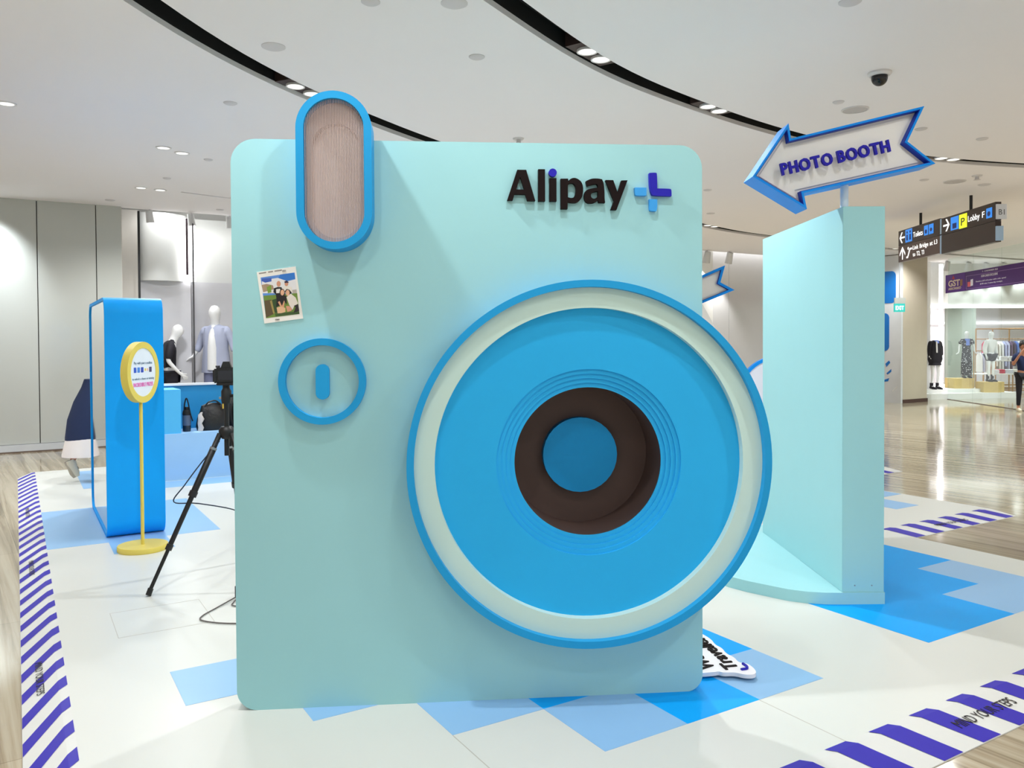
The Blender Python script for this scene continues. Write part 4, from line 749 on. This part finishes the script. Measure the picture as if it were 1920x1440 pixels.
def faces(e, J, sc, hair=None, features=True):
    h1, h2 = Vector(J['hd1'])*sc, Vector(J['hd2'])*sc
    if features:
        f_ = Vector((0, 1, 0))
        for x in (-.03, .03): loft('eye', [(h1.x+x*sc, h1.y+.083*sc, h1.z+.012*sc, .001, .001), (h1.x+x*sc, h1.y+.083*sc, h1.z+.018*sc, .011*sc, .006*sc), (h1.x+x*sc, h1.y+.083*sc, h1.z+.024*sc, .001, .001)], HAIR, e, 8)
        loft('nose', [(h1.x, h1.y+.088*sc, h1.z-.035*sc, .013*sc, .014*sc), (h1.x, h1.y+.09*sc, h1.z-.02*sc, .011*sc, .012*sc), (h1.x, h1.y+.08*sc, h1.z+.02*sc, .005*sc, .006*sc)], SKIN, e, 8); loft('mouth', [(h1.x, h1.y+.08*sc, h1.z-.06*sc, .018*sc, .006*sc), (h1.x, h1.y+.08*sc, h1.z-.052*sc, .018*sc, .006*sc)], mat('lips', '#8E4A42', .5), e, 8)
        for x in (-.078, .078): loft('ear', [(h1.x+x*sc, h1.y-.005*sc, h1.z-.03*sc, .006*sc, .01*sc), (h1.x+x*sc, h1.y-.005*sc, h1.z, .01*sc, .018*sc), (h1.x+x*sc, h1.y-.005*sc, h1.z+.03*sc, .006*sc, .012*sc)], SKIN, e, 8)
    if hair: loft('hair', [(h1.x, h1.y-.05*sc, h1.z-.07*sc, .06*sc, .03*sc), (h1.x, h1.y-.035*sc, h1.z-.01*sc, .094*sc, .075*sc), (h1.x, h1.y-.016*sc, h1.z+.05*sc, .096*sc, .1*sc), (h2.x, h2.y-.016*sc, h2.z+.03*sc, .084*sc, .098*sc), (h2.x, h2.y-.014*sc, h2.z+.08*sc, .055*sc, .065*sc), (h2.x, h2.y-.012*sc, h2.z+.10*sc, .012*sc, .012*sc)], hair, e, 20)
def J_(**k): j = dict(JD); j.update(k); return j

# person at the right edge, hand raised to the face
NAVYT = mat('navy_tshirt', '#14224F', .8); DARKLEG = mat('dark_leggings', '#191621', .8); BEIGESH = mat('beige_shoe', '#D2C7AE', .6)
pr = empty('person', (11.16, 17.75, FZ), PI-.25); tag(pr, 'person in navy t-shirt and dark trousers with one hand raised to the face', 'person'); s5 = .875
j = J_(elR=(.27, .13, 1.16), wrR=(.12, .20, 1.46), paR=(.08, .19, 1.52), elL=(-.25, -.03, 1.14))
body(pr, j, SKIN, s5); shirt(pr, 'tshirt', j, NAVYT, s5, .75, puff=1.15); trousers(pr, 'trousers', j, DARKLEG, s5, 1.9, 1.08); shoes(pr, j, BEIGESH, s5); faces(pr, j, s5, HAIR)
# person walking behind the blue display
DRESS = mat('navy_denim_skirt', '#16284E', .75); HEM = mat('white_underskirt', '#EDE6E2', .7)
pw = empty('person', (-4.72, 9.22, .008), math.radians(-62)); tag(pw, 'person in a long navy skirt and pale sneakers stepping behind the blue display', 'person'); s6 = .93
j = J_(bel=(0, .05, 1.08), che=(0, .13, 1.29), nek=(0, .2, 1.44), hd0=(0, .25, 1.51), hd1=(0, .29, 1.58), hd2=(0, .29, 1.64), hd3=(0, .28, 1.70), shL=(-.17, .17, 1.40), shR=(.17, .17, 1.40), elL=(-.22, .16, 1.12), elR=(.22, .2, 1.12), wrL=(-.22, .3, .95), paL=(-.21, .35, .92), wrR=(.2, .38, 1.0), paR=(.19, .43, .99), hiL=(-.09, 0, .90), knL=(-.09, -.05, .52), anL=(-.10, -.27, .26), baL=(-.10, -.25, .10), toL=(-.10, -.22, .045), knR=(.09, .10, .5), anR=(.10, .07, .09), baR=(.1, .18, .035), toR=(.1, .24, .03))
body(pw, j, SKIN, s6); shirt(pw, 'jacket', j, DRESS, s6, 1.9)
loft('skirt', [(0, -.05, .47, .2, .27), (0, -.05, .5, .2, .27), (0, -.05, .7, .19, .245), (0, -.03, .9, .175, .2), (0, 0, 1.06, .16, .15), (0, 0, 1.15, .14, .12)], DRESS, pw, 28); loft('underskirt', [(0, -.055, .285, .215, .30), (0, -.055, .31, .215, .30), (0, -.05, .49, .2, .265)], HEM, pw, 28)
# pale sneakers: the trailing one stands on its toe
SN = mat('pale_sneaker', '#DAD3BF', .6)
def sneaker(a, b, parent):
    a, b = Vector(a), Vector(b); d = b-a; up = Vector((0, 0, 1)); pth = [a+d*t for t in (0, .18, .45, .75, 1)]; o = tube('shoe', pth, [.05, .054, .046, .042, .024], SN, parent, 14); s_ = d.cross(Vector((1, 0, 0))).normalized(); s_ = s_ if s_.z > 0 or abs(s_.y) > 0 else -s_
    tube('sole', [q-Vector((0, 0, .0))+Vector((0, d.z, -d.y)).normalized()*.0 + (Vector((0, d.z, -d.y)).normalized())*.028 for q in pth], [.034, .038, .034, .036, .02], mat('sneaker_sole', '#B7AE9C', .6), o, 10)
    for t in (.4, .5, .6): c_ = a+d*t-Vector((0, d.z, -d.y)).normalized()*.044; tube('lace', [c_+Vector((-.022, 0, 0)), c_+Vector((.022, 0, 0))], .004, mat('lace_brown', '#8B7A66', .6), o, 6)
sneaker((-.095, -.275, .235), (-.095, -.20, .045), pw); sneaker((.095, .03, .072), (.095, .27, .058), pw)
tube('anklet', [(-.095+.04*math.cos(a), -.25+.04*math.sin(a), .28) for a in [2*PI*i/12 for i in range(13)]], .006, BLACK, pw, 6); faces(pw, j, s6, HAIR)

# mannequins in the left shop window
BLK = mat('black_garment', '#171420', .7, var=.1); GREYCOAT = mat('pale_grey_coat', '#AEB4CC', .7, var=.08)
x_, y_ = xy(2.17, 14.40); m1 = empty('mannequin', (x_, y_, .1), TH-PI/2); tag(m1, 'white mannequin in black clothes leaning forward in the shop window', 'mannequin'); s1 = 1.03
j = J_(bel=(0, 0, 1.08), che=(0, .02, 1.30), nek=(0, .05, 1.47), hd0=(0, .09, 1.54), hd1=(0, .135, 1.60), hd2=(0, .125, 1.66), hd3=(0, .10, 1.72), elL=(-.23, -.05, 1.14), wrL=(-.2, .10, .98), paL=(-.19, .15, .95), elR=(.23, -.06, 1.14), wrR=(.22, .12, .93), paR=(.21, .17, .89))
body(m1, j, WHITEPL, s1); shirt(m1, 'black_top', j, BLK, s1, 1.0, puff=1.15); trousers(m1, 'black_trousers', j, BLK, s1, 1.9, 1.2); lathe('stand_disc', [(0, 0), (.2, 0), (.2, .012), (0, .012)], STEEL, m1, n=32)
x_, y_ = xy(2.91, 14.42); m2 = empty('mannequin', (x_, y_, .1), math.radians(172)); tag(m2, 'white mannequin in a long pale grey coat in the shop window', 'mannequin'); s2 = 1.2
j = J_(elL=(-.25, -.02, 1.2), wrL=(-.30, .04, 1.04), paL=(-.35, .05, 1.01), elR=(.25, -.02, 1.2), wrR=(.30, .04, 1.04), paR=(.35, .05, 1.01))
body(m2, j, WHITEPL, s2)
loft('coat', [(0, 0, .80*s2, .215*s2, .13*s2), (0, 0, .95*s2, .205*s2, .13*s2), (0, 0, 1.15*s2, .18*s2, .125*s2), (0, 0, 1.33*s2, .185*s2, .125*s2), (0, 0, 1.43*s2, .17*s2, .10*s2), (0, 0, 1.48*s2, .06*s2, .06*s2)], GREYCOAT, m2, 28)
shirt(m2, 'coat_sleeves', j, GREYCOAT, s2, 1.7, low='bel', puff=1.0); loft('white_shirt', [(0, .07*s2, .84*s2, .085*s2, .09*s2), (0, .07*s2, 1.15*s2, .08*s2, .083*s2), (0, .065*s2, 1.34*s2, .06*s2, .08*s2), (0, .03*s2, 1.47*s2, .045*s2, .05*s2)], WHITEPL, m2, 18); [tube('trouser_leg', [(x*s2, 0, .9*s2), (x*s2, .02*s2, .5*s2), (x*s2, 0, .12*s2)], [.085*s2, .08*s2, .075*s2], mat('grey_violet_cloth', '#777C9C', .7), m2, 14) for x in (-.09, .09)]; lathe('stand_disc', [(0, 0), (.2, 0), (.2, .012), (0, .012)], STEEL, m2, n=32)

# ================================================================== RIGHT SHOP CONTENTS
def octbox(name, label, px_, w, z0, z1, Y, dep):
    c_ = at(px_, 700, Y); e = empty(name, (c_.x, Y, z0)); tag(e, label, 'display block'); k = .25
    prism('block', [(-w/2, 0), (w*.1, -.05), (w/2, dep*.25), (w/2, dep), (-w/2, dep)], 0, z1-z0, PLY, e, plane='xy'); return e
b1_ = octbox('display_block', 'plywood block under the mannequin in the dotted dress', 1811, .62, .21, .485, 22.25, .5)
b2_ = octbox('display_block', 'plywood block under the mannequin in white sweater and black shorts', 1866, .62, .12, .40, 21.9, .4)
GOLD = mat('gold_print', '#E5C764', .4)
m3 = empty('mannequin', tuple(at(1753, 729, 22.0)), PI+.2); m3.location.z = .21; tag(m3, 'headless white mannequin in a black jacket and ankle boots beside the column', 'mannequin'); s3 = .90
j = J_(elL=(-.2, 0, 1.16), wrL=(-.2, .02, .97), paL=(-.2, .02, .93), elR=(.2, 0, 1.16), wrR=(.2, .02, .97), paR=(.2, .02, .93))
body(m3, j, WHITEPL, s3, skip=('hd0', 'hd1', 'hd2', 'hd3')); loft('jacket', [(0, 0, .80*s3, .2*s3, .13*s3), (0, 0, .9*s3, .23*s3, .15*s3), (0, 0, 1.2*s3, .21*s3, .14*s3), (0, 0, 1.4*s3, .16*s3, .11*s3), (0, 0, 1.47*s3, .08*s3, .07*s3)], BLK, m3, 24); shirt(m3, 'jacket_sleeves', j, BLK, s3, 1.9, low='bel', puff=1.1)
loft('skirt', [(0, 0, .72*s3, .2*s3, .14*s3), (0, 0, .95*s3, .15*s3, .11*s3)], BLK, m3, 24); loft('blue_collar', [(0, .06*s3, 1.38*s3, .07*s3, .07*s3), (0, .05*s3, 1.47*s3, .07*s3, .06*s3)], mat('blue_collar', '#6E8BE0', .6), m3, 14); tube('white_scarf', [(.05, .13*s3, 1.44*s3), (.06, .16*s3, 1.1*s3)], .02, WHITEPL, m3, 8); shoes(m3, j, BLK, s3, 'boot', .10)
DOTS = mat('dotted_dress', '#14121C', .7); nt = DOTS.node_tree; vo = nt.nodes.new('ShaderNodeTexVoronoi'); vo.inputs['Scale'].default_value = 22; tc = nt.nodes.new('ShaderNodeTexCoord'); nt.links.new(tc.outputs['Object'], vo.inputs['Vector']); rp = nt.nodes.new('ShaderNodeValToRGB'); rp.color_ramp.elements[0].color = (.75, .75, .8, 1); rp.color_ramp.elements[1].color = lin('#100E16'); rp.color_ramp.elements[0].position = .22; rp.color_ramp.elements[1].position = .3; nt.links.new(vo.outputs['Distance'], rp.inputs[0]); nt.links.new(rp.outputs[0], nt.nodes['Principled BSDF'].inputs['Base Color'])
q = at(1812, 705, 22.5); m4 = empty('mannequin', (q.x, 22.5, .485), PI-.1); tag(m4, 'white mannequin in a long black dotted dress on a plywood block', 'mannequin'); s4 = .74
j = J_(elL=(-.26, -.01, 1.18), wrL=(-.28, .03, .96), paL=(-.33, .04, .93), elR=(.26, -.01, 1.18), wrR=(.28, .03, .96), paR=(.33, .04, .93))
body(m4, j, WHITEPL, s4); loft('dress', [(0, 0, .10*s4, .19*s4, .15*s4), (0, 0, .5*s4, .19*s4, .15*s4), (0, 0, .95*s4, .16*s4, .125*s4), (0, 0, 1.15*s4, .15*s4, .12*s4), (0, 0, 1.38*s4, .17*s4, .12*s4), (0, 0, 1.47*s4, .08*s4, .07*s4)], DOTS, m4, 24); shirt(m4, 'dress_sleeves', j, DOTS, s4, .7, low='bel', puff=1.35); loft('blue_scarf', [(0, .07*s4, 1.22*s4, .08*s4, .07*s4), (0, .06*s4, 1.46*s4, .09*s4, .07*s4)], mat('blue_collar', '#6E8BE0', .6), m4, 14); shoes(m4, j, BLK, s4)
q = at(1857, 715, 22.1); m5 = empty('mannequin', (q.x, 22.1, .40), PI+.3); tag(m5, 'white mannequin in a white sweater, black shorts and black boots', 'mannequin'); s5 = .78
j = J_(); body(m5, j, WHITEPL, s5); shirt(m5, 'sweater', j, mat('white_knit', '#E6E6E4', .9, bump=.5, bscale=90), s5, 1.8, puff=1.35); trousers(m5, 'shorts', j, BLK, s5, .55, 1.4); shoes(m5, j, BLK, s5, 'boot', .16)
# clothes rail with garments
Yr = 25.5
ra = empty('clothes_rail', tuple(at(1878, 700, Yr))); ra.location.z = FZ; tag(ra, 'brass framed clothes rail along the back of the shop', 'clothes rail'); rx = ra.location.x
zt, zr = at(1800, 617, Yr).z-FZ, at(1800, 636, Yr).z-FZ; xl = at(1830, 600, Yr).x-rx; xr = 1.8
for x in [xl+(xr-xl)*i/5 for i in range(6)]: tube('upright', [(x, 0, 0), (x, 0, zt)], .02, BRASS, ra, 8)
tube('top_bar', [(xl, 0, zt), (xr, 0, zt)], .02, BRASS, ra, 8); tube('hanging_bar', [(xl, 0, zr), (xr, 0, zr)], .014, BRASS, ra, 8); tube('low_bar', [(xl, 0, .15), (xr, 0, .15)], .02, BRASS, ra, 8)
GC = [('#D8456A', 'red'), ('#E9E7E2', 'white'), ('#E9E7E2', 'white'), ('#E4D9D0', 'cream'), ('#E9E7E2', 'white'), ('#EDEDF0', 'white'), ('#B9BFE6', 'lilac'), ('#C9CBE8', 'lilac'), ('#6A5578', 'plum'), ('#54486A', 'plum'), ('#5D86E0', 'blue'), ('#E6E6EA', 'white'), ('#50506A', 'dark grey'), ('#D8456A', 'red'), ('#E9E7E2', 'white')]
for k, (hx, cn) in enumerate(GC):
    gx = at(1848+k*5.6, 640, Yr-.02).x; e = empty('hanging_garment', (gx, Yr, zr+FZ)); tag(e, f'{cn} garment hanging on the brass rail in the right shop', 'garment', f'{cn} garments on the shop rail'); L_ = .95 if k % 3 else .75
    if cn == 'blue': L_ = .5
    loft('cloth', [(0, 0, -.10-L_, .042, .2), (0, 0, -.10-L_*.5, .04, .19), (0, 0, -.16, .036, .19), (0, 0, -.09, .03, .10), (0, 0, -.07, .02, .05)], mat('garment_'+hx[1:].lower(), hx, .8), e, 14); tube('hanger_hook', smooth_path([(0, 0, -.08), (0, 0, -.03), (0, .02, .012), (0, -.02, .02), (0, -.03, .0)], 4), .004, STEEL, e, 6)
# tables with folded clothes
def table(px_, Y, zt_, w, label):
    e = empty('display_table', (at(px_, 700, Y).x, Y, FZ)); tag(e, label, 'table'); box('table_top', (-w/2, -.35, zt_-.03), (w/2, .35, zt_), WHITEP, e, bevel=.004)
    for x in (-w/2+.03, w/2-.03):
        for y in (-.32, .32): tube('leg', [(x, y, 0), (x, y, zt_-.03)], .018, BRASS, e, 8)
    for y in (-.32, .32): tube('rail', [(-w/2+.03, y, .1), (w/2-.03, y, .1)], .014, BRASS, e, 8)
    return e
Yt = 23.9
table(1872, Yt, .58, 1.3, 'low brass-legged table of folded clothes behind the sweater mannequin'); table(1890, 24.7, .95, 1.2, 'higher brass-legged table of folded clothes near the rail')
for k, (px_, Y, z, hx, cn) in enumerate(((1862, Yt-.1, .58, '#EAEAEC', 'white'), (1875, Yt, .58, '#D8456A', 'red'), (1888, Yt-.05, .58, '#DADCE6', 'pale grey'), (1902, Yt, .58, '#E6E2DC', 'cream'), (1878, 24.6, .95, '#EDEDF0', 'white'), (1893, 24.6, .95, '#EDEDF0', 'white'))):
    e = empty('folded_clothes', (at(px_, 700, Y).x, Y, z+FZ)); tag(e, f'stack of {cn} folded clothes on the {"low" if z < .8 else "higher"} shop table', 'folded clothes', 'folded clothes on the shop tables')
    for q in range(3): box('folded_piece', (-.11, -.14, q*.04), (.11+.01*(q % 2), .14, q*.04+.036), mat('fold_'+hx[1:].lower(), hx, .85), e, bevel=.012)
hr = empty('round_rack', (at(1842, 700, 23.4).x, 23.4, FZ)); tag(hr, 'rack of pale tops beside the sweater mannequin', 'clothes rack'); tube('bar', [(-.25, 0, 1.25), (.25, 0, 1.25)], .015, BRASS, hr, 8)
for x in (-.25, .25): tube('upright', [(x, 0, 0), (x, 0, 1.25)], .015, BRASS, hr, 8); tube('foot', [(x, -.2, .015), (x, .2, .015)], .015, BRASS, hr, 8)
for k, hx in enumerate(('#E9E4E0', '#C9C6DE', '#E6DAD6', '#D8456A')):
    e = empty('hanging_garment', (at(1836+k*4, 700, 23.4).x, 23.4, 1.25+FZ)); tag(e, ('pale', 'lilac', 'blush', 'red')[k]+' top hanging on the small rack by the sweater mannequin', 'garment'); loft('cloth', [(0, 0, -.6, .027, .17), (0, 0, -.15, .025, .16), (0, 0, -.08, .025, .08), (0, 0, -.06, .015, .04)], mat('top_'+hx[1:].lower(), hx, .8), e, 14); tube('hanger_hook', [(0, 0, -.07), (0, 0, .012)], .004, STEEL, e, 6)
